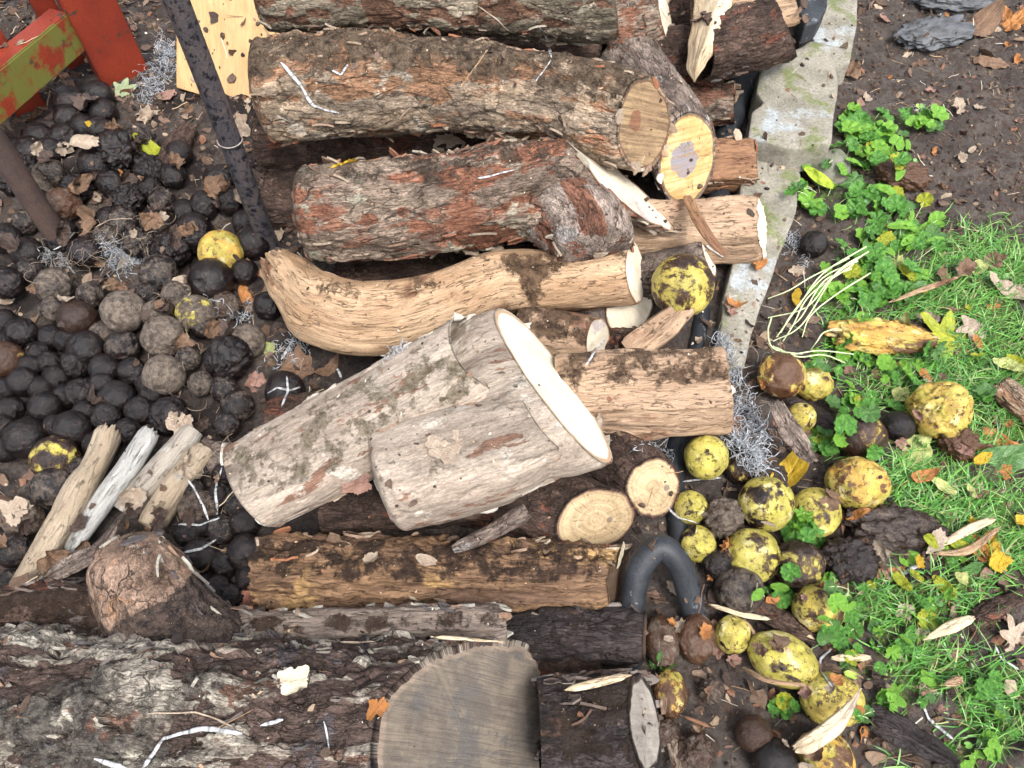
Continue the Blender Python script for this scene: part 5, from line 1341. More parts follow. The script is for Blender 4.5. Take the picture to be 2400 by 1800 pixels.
SPL = [('pale splinter of wood on the wet dark log with the grey end', [(1325, 1618, .215, 7), (1400, 1600, .22, 11), (1478, 1582, .22, 9)]),
       ('tan splinter pair crossing near the pale torn leaf', [(2210, 1275, .02, 7), (2270, 1240, .025, 10), (2330, 1215, .02, 6)]),
       ('long tan splinter below the crossing pair', [(2190, 1298, .02, 5), (2270, 1290, .025, 10), (2345, 1235, .03, 6)]),
       ('ragged cream splinter beside the dark curved bark', [(2165, 1500, .02, 7), (2230, 1470, .03, 16), (2285, 1448, .02, 8)]),
       ('short flat pale splinter in the low ivy', [(1950, 1541, .02, 8), (2040, 1540, .02, 8)]),
       ('small buff splinter beside the salmon-pink leaf', [(2205, 1605, .02, 5), (2255, 1592, .02, 11)]),
       ('curved tan stem lying across the large oval walnut', [(1742, 1565, .05, 7), (1800, 1594, .085, 7), (1895, 1608, .075, 5)]),
       ('thin pale splinter under the row of yellow walnuts', [(1665, 1418, .03, 6), (1740, 1440, .03, 8), (1810, 1452, .02, 4)]),
       ('short bright splinter beside the dirty yellow walnut', [(1745, 1452, .03, 5), (1775, 1498, .03, 5)]),
       ('white thin splinter by the yellow walnut with a black side', [(1835, 1455, .02, 5), (1915, 1500, .02, 5)]),
       ('tan straw lying near the frame bottom by the brown and yellow walnut', [(1595, 1676, .03, 4), (1672, 1705, .03, 5)]),
       ('grey stick standing out of the grass', [(2085, 708, .02, 6), (2160, 680, .03, 7), (2250, 648, .03, 3)]),
       ('brown twig hanging over the broad split wood', [(1610, 460, .16, 12), (1650, 540, .19, 12), (1700, 600, .17, 8)]),
       ('reddish rough stick lying below the dented walnut', [(1978, 1195, .02, 5), (1975, 1250, .02, 6)]),
       ('straw on the crest of the arched log', [(1082, 200, .405, 3), (1140, 120, .405, 3)]),
       ('pale sliver on the edge of the thin weathered pole', [(1010, 1492, .19, 3), (1180, 1505, .19, 3)])]
for lb, pts in SPL:
    geo, cp, _ = tube(pts, seed=len(lb) + int(pts[0][0]), disp='fibre', amp=.35, squash=.5, lobes=.2, res=.0018, bark_t=.0005, capk=2, dirt_amt=.05, jag0=.008, jag1=.008)
    o = link('splinter', mesh_np('splinter', geo[0], geo[1], [w_cream if 'pale' in lb or 'cream' in lb or 'white' in lb else (w_brown if 'brown' in lb or 'reddish' in lb else w_tan)], geo[2])); tag(o, lb, 'splinter')
    for cv, cf, ca in cp: link('tip', mesh_np('tip', cv, cf, [w_cream], ca), o)
# cream husk
V_ = []
hp = [W(1862, 1756, .06), W(1900, 1740, .075), W(1950, 1705, .085), W(1985, 1665, .09), W(2005, 1635, .085), W(2018, 1612, .09)]
hw = [16, 22, 22, 14, 5, 3]
geo, cp, _ = tube(None, PR=(hp, [px2m(p, w_) for p, w_ in zip(hp, hw)]), seed=77, disp='fibre', amp=.4, squash=.22, lobes=.12, res=.002, bark_t=.0005, capk=2, jag0=.012, dirt_amt=0)
o = link('corn_husk', mesh_np('corn_husk', geo[0], geo[1], [w_cream], geo[2])); tag(o, 'cream dry husk with a ragged end, tip resting on a freckled walnut', 'husk')
# ---------------------------------------------------------------- strips, shreds, shoots
def strand_geo(P, r, sides=3, flat=1.0):
    P = np.array(P); n = len(P)
    T = np.gradient(P, axis=0); T /= np.linalg.norm(T, axis=1)[:, None] + 1e-9
    up = np.array([0, 0, 1.0])
    B = np.cross(T, up); B /= np.linalg.norm(B, axis=1)[:, None] + 1e-6
    N = np.cross(B, T)
    r = np.broadcast_to(np.asarray(r, float), (n,))
    V = []
    for k in range(sides):
        a = 2 * math.pi * k / sides
        V.append(P + (B * math.cos(a) + N * math.sin(a) * flat) * r[:, None])
    V = np.stack(V, 1).reshape(-1, 3)
    i = np.arange(n * sides).reshape(n, sides)
    q = np.stack([i[:-1], np.roll(i, -1, 1)[:-1], np.roll(i, -1, 1)[1:], i[1:]], -1).reshape(-1, 4)
    u = np.repeat(np.concatenate([[0], np.cumsum(np.linalg.norm(np.diff(P, axis=0), axis=1))]), sides)
    return V, q, u
def joinG(parts):
    V, Q, U_, Rn = [], [], [], []
    o = 0
    for v, q, u in parts:
        V.append(v); Q.append(q + o); U_.append(u); Rn.append(np.full(len(v), random.random())); o += len(v)
    return np.vstack(V), np.vstack(Q), np.concatenate(U_), np.concatenate(Rn)
m = MT('paper_strip', .45, .5)
sv = m.n('ShaderNodeCombineXYZ', {0: m.attr('u'), 1: m.rnd()}).outputs[0]
st = m.noise(sv, 190, 2, .5)
c = m.mix(m.mr(st, .46, .66), (.46, .46, .46), (.17, .17, .17))
M_STRIP = m.fin(c)
m = MT('silver_shred', .38, .6)
m.b.inputs['Metallic'].default_value = .35
sv = m.n('ShaderNodeCombineXYZ', {0: m.attr('u'), 1: m.attr('rnd')}).outputs[0]
M_FOIL = m.fin(m.mix(m.mr(m.noise(sv, 120, 3), .38, .6), (.70, .74, .78), (.28, .30, .33)))
M_SHOOT = plain('pale_shoot', (.62, .68, .42), (.52, .60, .32), 30, .5, .4, .0005)
M_ROOT = plain('root_fibre', (.40, .32, .24), (.25, .19, .14), 60, .7, .3, .0005)
def on_surface(pts, lift=.002, n=14):
    P = []
    for k in range(len(pts) - 1):
        for j in range(n):
            t = j / n
            a = pts[k][0] * (1 - t) + pts[k + 1][0] * t; b = pts[k][1] * (1 - t) + pts[k + 1][1] * t
            P.append(np.array(cast_px(a, b)[0]))
    P.append(np.array(cast_px(*pts[-1])[0]))
    P = np.array(P)
    for _ in range(3):
        P[1:-1] = (P[:-2] + 2 * P[1:-1] + P[2:]) / 4
    P[:, 2] += lift
    return P
def strip(label, pts, wd=.0022, mat=None, name='paper_strip', cat='paper strip', flat=.3, lift=.0025):
    P = on_surface(pts, lift)
    P = P + (np.stack([fbm(P * 60 + k * 9, 2, 70 + k) for k in range(3)], 1)) * .0012
    r = wd * (1 + .5 * fbm(P * 50, 2, 81)) * np.minimum(1, .35 + np.minimum(np.arange(len(P)), np.arange(len(P))[::-1]) / 5)
    V, q, u = strand_geo(P, r, 6, flat)
    o = link(name, mesh_np(name, V, q, [mat or M_STRIP], {'u': u, 'rnd': u * 0}))
    tag(o, label, cat)
    return o
strip('long striped white paper strip bent over the side of the arched log', [(658, 148), (700, 195), (722, 232), (735, 252), (795, 268)], .0032)
strip('short white paper strip near the crest of the arched log', [(778, 165), (800, 178), (815, 155)], .003)
strip('striped white strip hanging from the topmost grey log onto the arched one', [(1262, 62), (1282, 95), (1292, 138)], .003)
strip('thin grey strip end on the arched log, below the hanging strip', [(1290, 145), (1270, 175), (1255, 195)], .0016)
strip('small silvery strip on the red scaly log', [(1118, 420), (1150, 415), (1205, 400)], .002)
strip('white strip crossing the round black walnut lengthways', [(628, 922), (650, 910), (680, 916), (705, 908)], .0018)
strip('white strip crossing the round black walnut upright', [(672, 884), (677, 915), (660, 955)], .0018)
strip('striped strip among the rotten walnuts, standing up by the beige log', [(522, 1098), (505, 1150), (512, 1215)], .0022)
strip('thin pale strip over the broken brown walnut shell', [(435, 1112), (470, 1170), (490, 1220)], .002)
strip('pale strip running beneath the broken brown shell', [(405, 1230), (470, 1232), (515, 1215)], .0016)
strip('short white strip end by the round branch stub', [(432, 1295), (470, 1288), (508, 1265)], .0022)
strip('long white twisted strip near the bottom of the huge grey log', [(335, 1800), (365, 1760), (385, 1732), (430, 1718), (480, 1708), (570, 1718)], .0024)
strip('white strip cut by the picture bottom on the huge grey log', [(222, 1780), (300, 1800)], .0026)
strip('thin white strip on the bark litter of the huge grey log', [(612, 1702), (665, 1688)], .002)
strip('short pale thread beside the big weathered cut face', [(760, 1690), (775, 1765)], .001)
strip('white twig-like strip in front of the plain tan cut end', [(1565, 1190), (1590, 1215), (1640, 1228)], .0018)
strip('pale strip draped at the freckled walnuts behind the black tube', [(1600, 1130), (1645, 1125), (1690, 1122)], .0018)
strip('striped strip lying in the ivy by the salmon-pink leaf', [(2160, 1650), (2175, 1685), (2205, 1710), (2232, 1732)], .0028)
strip('silver strip beside the tiny orange leaf', [(2105, 1352), (2160, 1318)], .003)
strip('grey strip above the large oval walnut', [(1950, 1520), (1922, 1545), (1920, 1570), (1950, 1612)], .002)
strip('striped strip at the edge of the pale parchment leaf', [(2330, 1515), (2345, 1545), (2400, 1580)], .002)
strip('white shred on the oval cut end of the short log', [(1418, 795), (1395, 825), (1372, 858)], .0022)
strip('silvery strip on the small pale oval cut end', [(1652, 574), (1672, 590), (1698, 605)], .003)
strip('white strip lying between dusty walnuts and the curved log', [(700, 780), (678, 812), (660, 845)], .003)
strip('white bent strip below the butt of the curved log', [(770, 855), (792, 868), (800, 888)], .0025)
strip('white strip rising by the foot of the rusty post', [(120, 590), (150, 575), (178, 545)], .0024)
strip('thin pale root trailing over the topmost grey log', [(1120, 18), (1160, 45), (1195, 78), (1240, 92)], .0013, M_ROOT, 'root_fibre', 'root', .9)
strip('thin straw-coloured stem on the huge grey log', [(352, 1672), (462, 1668), (545, 1702)], .0011, M_ROOT, 'straw', 'straw', .9)
strip('yellow straw along the split pole', [(745, 1500), (830, 1508), (880, 1505)], .0012, M_ROOT, 'straw', 'straw', .9)
strip('thin root curling round the walnut with a yellow rim', [(225, 535), (260, 515), (330, 515)], .0012, M_ROOT, 'root_fibre', 'root', .9)
def shreds(label, path, n, ln, rad=.0006, seed=0, mat=None, name='silver_shreds', cat='shreds', sides=3, hgt=.02, curl=1.0):
    g = np.random.default_rng(seed)
    parts = []
    surf = [(np.array(cast_px(a, b)[0]), px2m(cast_px(a, b)[0], r)) for a, b, r in path]
    for i in range(n):
        t = g.uniform(0, len(surf) - 1 - 1e-6); k = int(t); f = t - k
        c = surf[k][0] * (1 - f) + surf[k + 1][0] * f; R = surf[k][1] * (1 - f) + surf[k + 1][1] * f
        a = g.uniform(0, 6.28); q = math.sqrt(g.uniform(0, 1)) * R
        p = c + np.array([math.cos(a) * q, math.sin(a) * q, g.uniform(0, hgt) * (1 - .6 * (q / R))])
        m_ = int(g.uniform(10, 18)); d = g.normal(size=3); d[2] *= .4; d /= np.linalg.norm(d)
        st = g.uniform(*ln) / m_
        P = [p]
        ax = g.normal(size=3); ax /= np.linalg.norm(ax)
        w_ = g.uniform(.05, .6) * curl
        for j in range(m_):
            d = d + np.cross(ax, d) * w_ + g.normal(size=3) * .22; d /= np.linalg.norm(d)
            if P[-1][2] > c[2] + hgt: d[2] -= .5
            if P[-1][2] < c[2] - .006: d[2] += .5
            P.append(P[-1] + d * st)
        parts.append(strand_geo(P, rad * g.uniform(.35, 1.3), sides, .6))
    V, Q, u, rn = joinG(parts)
    o = link(name, mesh_np(name, V, Q, [mat or M_FOIL], {'u': u, 'rnd': rn})); tag(o, label, cat, kind='stuff')
    return o
shreds('long drift of silver shreds hanging off the end of the split chunk', [(1692, 800, 12), (1715, 880, 26), (1730, 950, 34), (1745, 1010, 48), (1752, 1060, 46), (1770, 1100, 22)], 620, (.02, .05), .00065, 1, hgt=.028)
shreds('tangle of silver shreds over dark walnuts beside the rusty post', [(245, 575, 24), (290, 620, 30), (330, 612, 20)], 240, (.02, .045), .0006, 2)
shreds('loose tangle of pale threads at the foot of the rusty post', [(100, 600, 20), (160, 620, 22)], 60, (.03, .06), .0007, 3, mat=M_STRIP)
shreds('silver shreds between the red fence and the plywood board', [(392, 110, 20), (400, 160, 26), (370, 200, 36), (345, 235, 22)], 260, (.02, .05), .0006, 4, hgt=.05)
shreds('few silver shreds around the split brown walnut', [(500, 720, 26), (560, 760, 26), (590, 720, 16)], 60, (.02, .045), .0007, 5)
shreds('silver shreds below the butt of the curved log', [(630, 850, 24), (690, 800, 26), (700, 860, 20)], 70, (.02, .05), .0007, 6)
shreds('silver shreds near the lone black walnut', [(1830, 590, 18), (1850, 555, 18), (1890, 640, 22)], 80, (.02, .04), .0007, 7)
shreds('small silver shreds above the plain tan cut end', [(1490, 1060, 14), (1530, 1040, 20), (1575, 1080, 16)], 70, (.012, .03), .0006, 8)
shreds('whitish shreds on the far limb of the beige log, by the curved log', [(905, 840, 10), (950, 815, 16)], 50, (.012, .03), .0006, 9, mat=M_STRIP, hgt=.012)
shreds('thin shreds scattered on the dark soil above the ivy', [(2140, 255, 22), (2180, 262, 22)], 26, (.02, .04), .0006, 10, mat=M_STRIP, hgt=.012)
shreds('thin roots tangled in the litter beside the stack', [(1700, 1140, 30), (1790, 760, 40), (1760, 900, 20)], 26, (.03, .07), .0006, 11, mat=M_ROOT, name='root_tangle', cat='roots', curl=.5)
shreds('brown roots tangled through the walnut heap', [(120, 640, 60), (300, 560, 90), (450, 820, 90), (480, 1250, 60)], 90, (.03, .08), .0005, 12, mat=M_ROOT, name='root_tangle', cat='roots', curl=.5)
sh = empty('bent_shoots', W(1900, 760, 0)); tag(sh, 'bundle of long pale bent shoots trailing from the ivy towards the walnuts', 'shoots')
for k, (a, b, c_, d) in enumerate([((2035, 590), (1960, 640), (1880, 760), (1812, 800)), ((2030, 578), (1930, 640), (1870, 720), (1820, 790)), ((2010, 612), (1930, 650), (1860, 730), (1830, 780)),
        ((1995, 630), (1930, 660), (1880, 740), (1850, 770)), ((2020, 600), (1950, 650), (1890, 720), (1800, 745)), ((1808, 745), (1800, 780), (1815, 818), (1880, 830)), ((1812, 812), (1850, 830), (1920, 822), (2000, 830)),
        ((1820, 815), (1870, 836), (1930, 832), (1980, 850)), ((1960, 770), (1930, 780), (1915, 800), (1900, 820)), ((2000, 620), (1900, 690), (1860, 760), (1835, 800)), ((1990, 605), (1900, 650), (1850, 680), (1800, 700)), ((2040, 640), (1960, 690), (1900, 740), (1880, 790))]):
    hts = [.03, .05, .045, .02]
    P = [np.array(W(q[0], q[1], h)) for q, h in zip((a, b, c_, d), hts)]
    C_, _ = catmull(P, [1] * 4, 24)
    V, q, u = strand_geo(C_, np.linspace(.0016, .001, len(C_)), 6)
    o = link('stem', mesh_np('stem', V, q, [M_SHOOT]), sh); rel(o, sh)
# ---------------------------------------------------------------- ivy
ivy_meshes = [leaf_mesh('leaf', 'ivy', mt, 90 + i, K=6, M=52) for i, mt in enumerate([l_ivy, l_ivy, l_ivylt, l_ivylt, l_green, l_ygreen])]
other_meshes = [leaf_mesh('leaf', 'oval', l_green, 101, .4, .3, K=6, M=40), leaf_mesh('leaf', 'oval', l_ivylt, 102, .3, .3, K=6, M=40), leaf_mesh('leaf', 'oak', l_ivy, 103, .3, .3, K=6, M=52)]
def bez(a, b, c_, n=8):
    t = np.linspace(0, 1, n)[:, None]
    return a * (1 - t) ** 2 + 2 * b * t * (1 - t) + c_ * t ** 2
IVL = ['against the concrete edging', 'in the far patch above the lime leaf', 'beside the black shrivelled walnut', 'above the lone black walnut', 'near the middle of the ivy bed', 'around the pale bent shoots', 'over the long rotten walnut', 'just left of the grass']
def near_label(a, b):
    names = [(2117, 410, 'the shrivelled black walnut'), (1940, 376, 'the mossy stone'), (1907, 572, 'the lone black walnut'), (2057, 787, 'the long squashed walnut'), (1900, 740, 'the pale bent shoots'), (1831, 880, 'the amber walnut'),
             (2200, 960, 'the big wrinkled walnut'), (2016, 1021, 'the purplish-brown walnut'), (1912, 1199, 'the pale yellow walnut'), (1873, 1322, 'the half brown walnut'), (1918, 1425, 'the walnut with a black side'), (1832, 1545, 'the large oval walnut'),
             (1950, 1640, 'the freckled rotting walnut'), (2169, 1613, 'the salmon-pink leaf'), (2122, 1715, 'the long black bark slab'), (2372, 1497, 'the parchment leaf'), (2225, 1480, 'the ragged cream splinter'), (2187, 1268, 'the pale torn leaf'), (2150, 290, 'the thin white shreds'), (1569, 1600, 'the narrow grey cut end'), (1913, 1040, 'the oval light green leaf')]
    return min(names, key=lambda q: (q[0] - a) ** 2 + (q[1] - b) ** 2)[2]
seen_lb = {}
NLEAF = [16, 10, 22, 26, 24, 30, 22, 14, 10, 20, 8, 8, 9, 5, 9, 6, 9, 5, 6, 5, 8, 9, 6, 5, 3, 4, 6]
for bi, (a, b, rx, ry) in enumerate(IVY_B):
    parts_n = 2 if NLEAF[bi] >= 20 else 1
    for sub in range(parts_n):
        ca, cb = (a, b) if parts_n == 1 else (a + (-.45 if sub == 0 else .45) * rx, b)
        c3, _n = cast_px(ca, cb); c3 = W(ca, cb, 0)
        pl = empty('ground_ivy', c3)
        lb = 'ground ivy clump with round scalloped leaves, near ' + near_label(ca, cb)
        k_ = seen_lb.get(lb, 0); seen_lb[lb] = k_ + 1
        lb = lb.replace('ground ivy clump', ['ground ivy clump', 'smaller neighbouring ivy clump', 'further ivy clump', 'fourth ivy clump', 'fifth ivy clump'][min(k_, 4)])
        tag(pl, lb, 'ground ivy', 'clumps of ground ivy')
        stems = []
        for i in range(int(NLEAF[bi] * 1.25) // parts_n):
            an, q = random.uniform(0, 6.28), math.sqrt(random.random())
            lx, ly = ca + math.cos(an) * q * rx / (parts_n ** .5) * 1.05, cb + math.sin(an) * q * ry * 1.05
            loc, nn = cast_px(lx, ly)
            if loc.z > .13: loc = W(lx, ly, .03)
            h = random.uniform(.002, .024)
            top = loc + Vector((0, 0, h))
            big = random.uniform(11, 27) * (1.15 if random.random() < .3 else 1)
            rm = px2m(top, big)
            me_ = random.choice(ivy_meshes[:3] if random.random() < .6 else ivy_meshes)
            if random.random() < .22: me_ = random.choice(other_meshes)
            if 640 < lx - 1200 < 780 and 640 < ly < 860 and random.random() < .7: me_ = ivy_meshes[3]; rm *= .7
            o = link('leaf', me_, pl)
            o.location = top
            o.rotation_euler = orient(Vector((random.gauss(0, .35), random.gauss(-.15, .35), 1)), random.uniform(0, 6.28))
            o.scale = (rm, rm, rm)
            rel(o, pl)
            base = np.array(c3) + np.array([random.uniform(-.02, .02), random.uniform(-.02, .02), 0])
            base = np.array(loc) * .55 + base * .45; base[2] = loc.z - .004
            stems.append(strand_geo(bez(base, (base + np.array(top)) / 2 + np.array([0, 0, .012]), np.array(top) + np.array([0, 0, .0])), .0006, 4))
        V, Q, u, rn = joinG(stems)
        o = link('stems', mesh_np('stems', V, Q, [M_SHOOT]), pl); rel(o, pl)
# ivy sprigs seen lying on the walnuts
for (a, b, r, lb) in [(1872, 1232, 40, 'large ivy leaf pressed against the pale yellow walnut'), (1905, 1262, 28, 'smaller ivy leaf under the large one, by the pale yellow walnut'), (1857, 1338, 25, 'little ivy leaf lying on the half brown walnut'),
                      (2044, 1052, 24, 'ivy leaf in front of the purplish-brown walnut'), (1995, 800, 22, 'round green leaf over the long squashed walnut'), (2160, 815, 22, 'round pale green leaf at the end of the long squashed walnut'), (2300, 935, 30, 'grey-green ivy leaf in the grass by the bark chunk')]:
    leaf(a, b, r, 'ivy', l_ivy, lb, random.uniform(0, 6), seed=95, name='ivy_leaf', cat='leaf', lift=.006)
# ---------------------------------------------------------------- grass, ground cover, litter
XR, YR = (-1.35, 1.35), (-.66, 1.25)
def scatter(n, dens):
    """random places on the ground, thinned by dens(px, py)"""
    x = rng.uniform(*XR, n); y = rng.uniform(*YR, n)
    a, b = proj(x, y, np.zeros(n))
    k = rng.random(n) < dens(a, b)
    return x[k], y[k]
def blades(name, x, y, ln, wd, mat, flat=.5, segs=5, curve=1.0, hmax=.05, seed=3):
    g = np.random.default_rng(seed)
    n = len(x)
    z = gz(x, y)
    az = g.uniform(0, 2 * math.pi, n)
    az = np.where(g.random(n) < .5, g.normal(.45, .5, n) + (g.random(n) < .3) * math.pi, az)
    L = g.uniform(*ln, n); el0 = g.uniform(.15, 1.25, n) * (1 - flat * .6)
    bend = g.uniform(.3, 1.6, n) * curve
    P = np.stack([x, y, z - .002], 1)
    w0 = g.uniform(*wd, n)
    V = np.zeros((n, segs + 1, 2, 3))
    side = np.stack([-np.sin(az), np.cos(az), az * 0], 1)
    for s_ in range(segs + 1):
        t = s_ / segs
        ww = w0 * (1 - t ** 1.6) * .5 + .0001
        V[:, s_, 0] = P + side * ww[:, None]; V[:, s_, 1] = P - side * ww[:, None] + np.array([0, 0, .0003])
        el = el0 - bend * t
        d = np.stack([np.cos(az) * np.cos(el), np.sin(az) * np.cos(el), np.sin(el)], 1)
        az = az + g.normal(0, .12, n)
        P = P + d * (L / segs)[:, None]
        P[:, 2] = np.maximum(P[:, 2], z + .001 + g.uniform(0, .008, n))
    i = np.arange(n * (segs + 1) * 2).reshape(n, segs + 1, 2)
    q = np.stack([i[:, :-1, 0], i[:, :-1, 1], i[:, 1:, 1], i[:, 1:, 0]], -1).reshape(-1, 4)
    rn = np.repeat(g.random(n), (segs + 1) * 2)
    o = link(name, mesh_np(name, V.reshape(-1, 3), q, [mat], {'rnd': rn}))
    o['kind'] = 'stuff'
    return o
m_grass = rndmat('grass_blades', [(.065, .21, .028), (.10, .29, .04), (.045, .145, .022), (.15, .37, .055), (.085, .25, .035), (.20, .38, .09), (.07, .21, .035), (.26, .30, .11), (.09, .24, .04), (.055, .17, .025)], .4, .45, 60)
x, y = scatter(240000, lambda a, b: blobs(a, b, GRASS_B, 1.5) * (.55 + .4 * np.sin(a * .031 + 1.3 * np.sin(b * .021)) * np.sin(b * .037 + a * .008)) + (a > 1950) * (b > 500) * .03)
g1 = blades('grass', x, y, (.018, .065), (.0010, .0026), m_grass)
g1['label'] = 'short lawn grass'
x, y = scatter(9000, lambda a, b: blobs(a, b, GRASS_B[:12], 1.3) * .6)
blades('long_grass', x, y, (.06, .12), (.0013, .0026), m_grass, flat=.7, segs=8, seed=9)['label'] = 'longer grass blades lying over the lawn'
def merge(name, bases, pos, R, scale, mat, smooth=False, rnd=None, label=None, extra=None):
    n = len(pos)
    g = np.random.default_rng(len(name) * 7 + n)
    pick = g.integers(0, len(bases), n)
    rn = g.random(n) if rnd is None else rnd
    Vs, Fs, Rn = [], [], []
    off = 0
    for bi, (bv, bf) in enumerate(bases):
        k = np.where(pick == bi)[0]
        if len(k) == 0: continue
        v = bv[None] * scale[k][:, None, :]
        v = np.einsum('nij,nvj->nvi', R[k], v) + pos[k][:, None, :]
        Vs.append(v.reshape(-1, 3))
        Fs.append((bf[None] + (np.arange(len(k)) * len(bv))[:, None, None] + off).reshape(-1, bf.shape[1]))
        Rn.append(np.repeat(rn[k], len(bv)))
        off += len(k) * len(bv)
    o = link(name, mesh_np(name, np.vstack(Vs), np.vstack(Fs), [mat], {'rnd': np.concatenate(Rn)}, smooth))
    o['kind'] = 'stuff'
    if label: o['label'] = label
    return o
def rots(nrm, g, tilt=.3):
    n = len(nrm)
    N = nrm + g.normal(0, tilt, (n, 3)); N /= np.linalg.norm(N, axis=1)[:, None]
    a = g.normal(size=(n, 3)); A = np.cross(N, a); A /= np.linalg.norm(A, axis=1)[:, None]
    B = np.cross(N, A)
    return np.stack([A, B, N], 2)
def dropmany(x, y, acc):
    P, N = [], []
    for a, b in zip(x, y):
        h = drop(a, b)
        if h is None: continue
        loc, n, nm = h
        if random.random() < acc(nm, n, loc):
            P.append(loc); N.append(n)
    return np.array(P), np.array(N)
LOGN = set(o.name for o in LOGS)
def acc_ground(nm, n, loc):
    if nm.startswith('ground') and not nm.startswith('ground_ivy'): return 1
    if nm.startswith('walnut'): return .03 if n.z > .5 else 0
    if nm in LOGN: return 0
    return .25
def acc_logs(nm, n, loc):
    if nm in LOGN or nm.startswith('branch') or nm.startswith('limb'): return max(0, (n.z - .45) * 2.2)
    if nm.startswith('ground'): return .15
    return .1
V0, F0 = ico(1)
crumbs = [(V0 * (1 + np.random.default_rng(i).uniform(-.35, .35, (len(V0), 1))), F0) for i in range(5)]
def flake_base(seed, m_=8, nonflat=.25):
    g = np.random.default_rng(seed)
    a = np.arange(m_) / m_ * 6.283
    r = 1 + g.uniform(-.4, .25, m_)
    x = np.cos(a) * r; y = np.sin(a) * r
    z = nonflat * (g.uniform(-.5, 1) * x * x + g.uniform(-.5, 1) * y * y) + g.uniform(-.08, .08, m_)
    top = np.stack([x, y, z + .05], 1); bot = np.stack([x, y, z - .05], 1)
    V = np.vstack([top, bot, [[0, 0, .05]], [[0, 0, -.05]]])
    t = np.arange(m_); t2 = (t + 1) % m_
    Fc = np.vstack([np.stack([t, t2, np.full(m_, 2 * m_)], 1), np.stack([t2 + m_, t + m_, np.full(m_, 2 * m_ + 1)], 1), np.stack([t, t + m_, t2], 1), np.stack([t2, t + m_, t2 + m_], 1)])
    return V, Fc
flk_b = [flake_base(i) for i in range(7)]
def needle_base():
    V = np.array([[-1, 0, 0], [-.3, .03, .05], [.4, .02, -.02], [1, 0, .04]])
    W_ = []
    for k in range(3):
        a = k * 2.094
        W_.append(V + np.array([0, math.cos(a) * .03, math.sin(a) * .03]))
    Vv = np.stack(W_, 1).reshape(-1, 3)
    i = np.arange(12).reshape(4, 3)
    q = np.stack([i[:-1], np.roll(i, -1, 1)[:-1], np.roll(i, -1, 1)[1:], i[1:]], -1).reshape(-1, 4)
    return Vv, q
c_soil = rndmat('crumb_soil', [(.060, .040, .030), (.10, .068, .050), (.035, .025, .020), (.14, .095, .068), (.045, .032, .026), (.21, .15, .10), (.08, .05, .035)])
c_left = rndmat('crumb_dark', [(.045, .032, .026), (.075, .050, .038), (.022, .017, .016), (.14, .095, .068), (.06, .040, .031), (.20, .145, .105), (.10, .066, .048)])
c_frag = rndmat('leaf_crumbs', [(.13, .085, .058), (.18, .12, .08), (.08, .052, .038), (.26, .185, .13), (.10, .062, .042), (.36, .28, .20), (.20, .10, .06), (.055, .038, .03), (.12, .08, .06), (.045, .032, .026), (.16, .10, .075)], .7)
c_str = rndmat('straw_bits', [(.42, .31, .19), (.52, .43, .30), (.25, .16, .10), (.36, .24, .14), (.16, .10, .07), (.60, .54, .44)], .7)
c_chip = rndmat('wood_chips', [(.60, .49, .34), (.50, .35, .22), (.70, .62, .50), (.40, .26, .16), (.30, .19, .12)], .7)
c_moss = rndmat('moss', [(.085, .16, .025), (.13, .21, .035), (.06, .11, .022), (.18, .26, .06), (.22, .24, .08)], .7)
def put(name, label, n, dens, acc, bases, mat, s0, s1, aspect=(1, 1, 1), tilt=.4, up=.0, pw=2.0, smooth=False, seed=1):
    x, y = scatter(n, dens)
    P, N = dropmany(x, y, acc)
    g = np.random.default_rng(seed)
    sc = s0 + (s1 - s0) * g.random(len(P)) ** pw
    S = sc[:, None] * np.array(aspect)[None] * g.uniform(.7, 1.3, (len(P), 3))
    return merge(name, bases, P + N * (sc * up)[:, None], rots(N, g, tilt), S, mat, smooth, label=label)
inleft = lambda a, b: (a < 760) * (1 - .6 * blobs(a, b, [(180, 900, 210, 170)], 1.3))
inright = lambda a, b: (a > 1480) * 1.0
green_ = lambda a, b: np.maximum(blobs(a, b, GRASS_B, 1.4), blobs(a, b, IVY_B, 1.2) * .7)
put('soil_crumbs', 'crumbs of dark soil on the open ground', 15000, lambda a, b: inright(a, b) * (1 - .8 * green_(a, b)), acc_ground, crumbs, c_soil, .0012, .006, (1, 1, .7), 1, .3, seed=2)
put('soil_crumbs', 'crumbs of black soil among the heap', 7500, inleft, acc_ground, crumbs, c_left, .0015, .009, (1, 1, .7), 1, .3, seed=3)
put('leaf_crumbs', 'broken leaf scraps among the heap', 11000, inleft, acc_ground, flk_b, c_frag, .003, .015, (1, .75, 1), .55, .25, seed=4)
put('leaf_crumbs', 'broken leaf scraps beside the stack', 15000, lambda a, b: inright(a, b) * (.25 + .75 * blobs(a, b, [(1720, 900, 170, 360), (1680, 1550, 330, 330), (2150, 1560, 280, 280)], 1.5)) * (1 - .7 * green_(a, b)), acc_ground, flk_b, c_frag, .003, .017, (1, .6, 1), .5, .25, seed=5)
put('straw_bits', 'bits of straw and twig on the ground', 4200, lambda a, b: np.maximum(inleft(a, b) * .8, inright(a, b) * .6), acc_ground, [needle_base()], c_str, .006, .024, (1, 1.5, 1.5), .15, .1, seed=6)
put('wood_chips', 'pale wood chips and sawdust on the logs', 4200, lambda a, b: ((a > 560) & (a < 1760)) * 1.0, acc_logs, flk_b, c_chip, .0008, .0032, (1, .6, 1), .4, .4, pw=3, seed=7)
put('bark_crumbs', 'dark bark crumbs lying on the logs', 6000, lambda a, b: ((a > 0) & (a < 1800)) * 1.0, acc_logs, crumbs, c_soil, .0007, .003, (1, 1, .6), 1, .3, pw=3.5, seed=8)
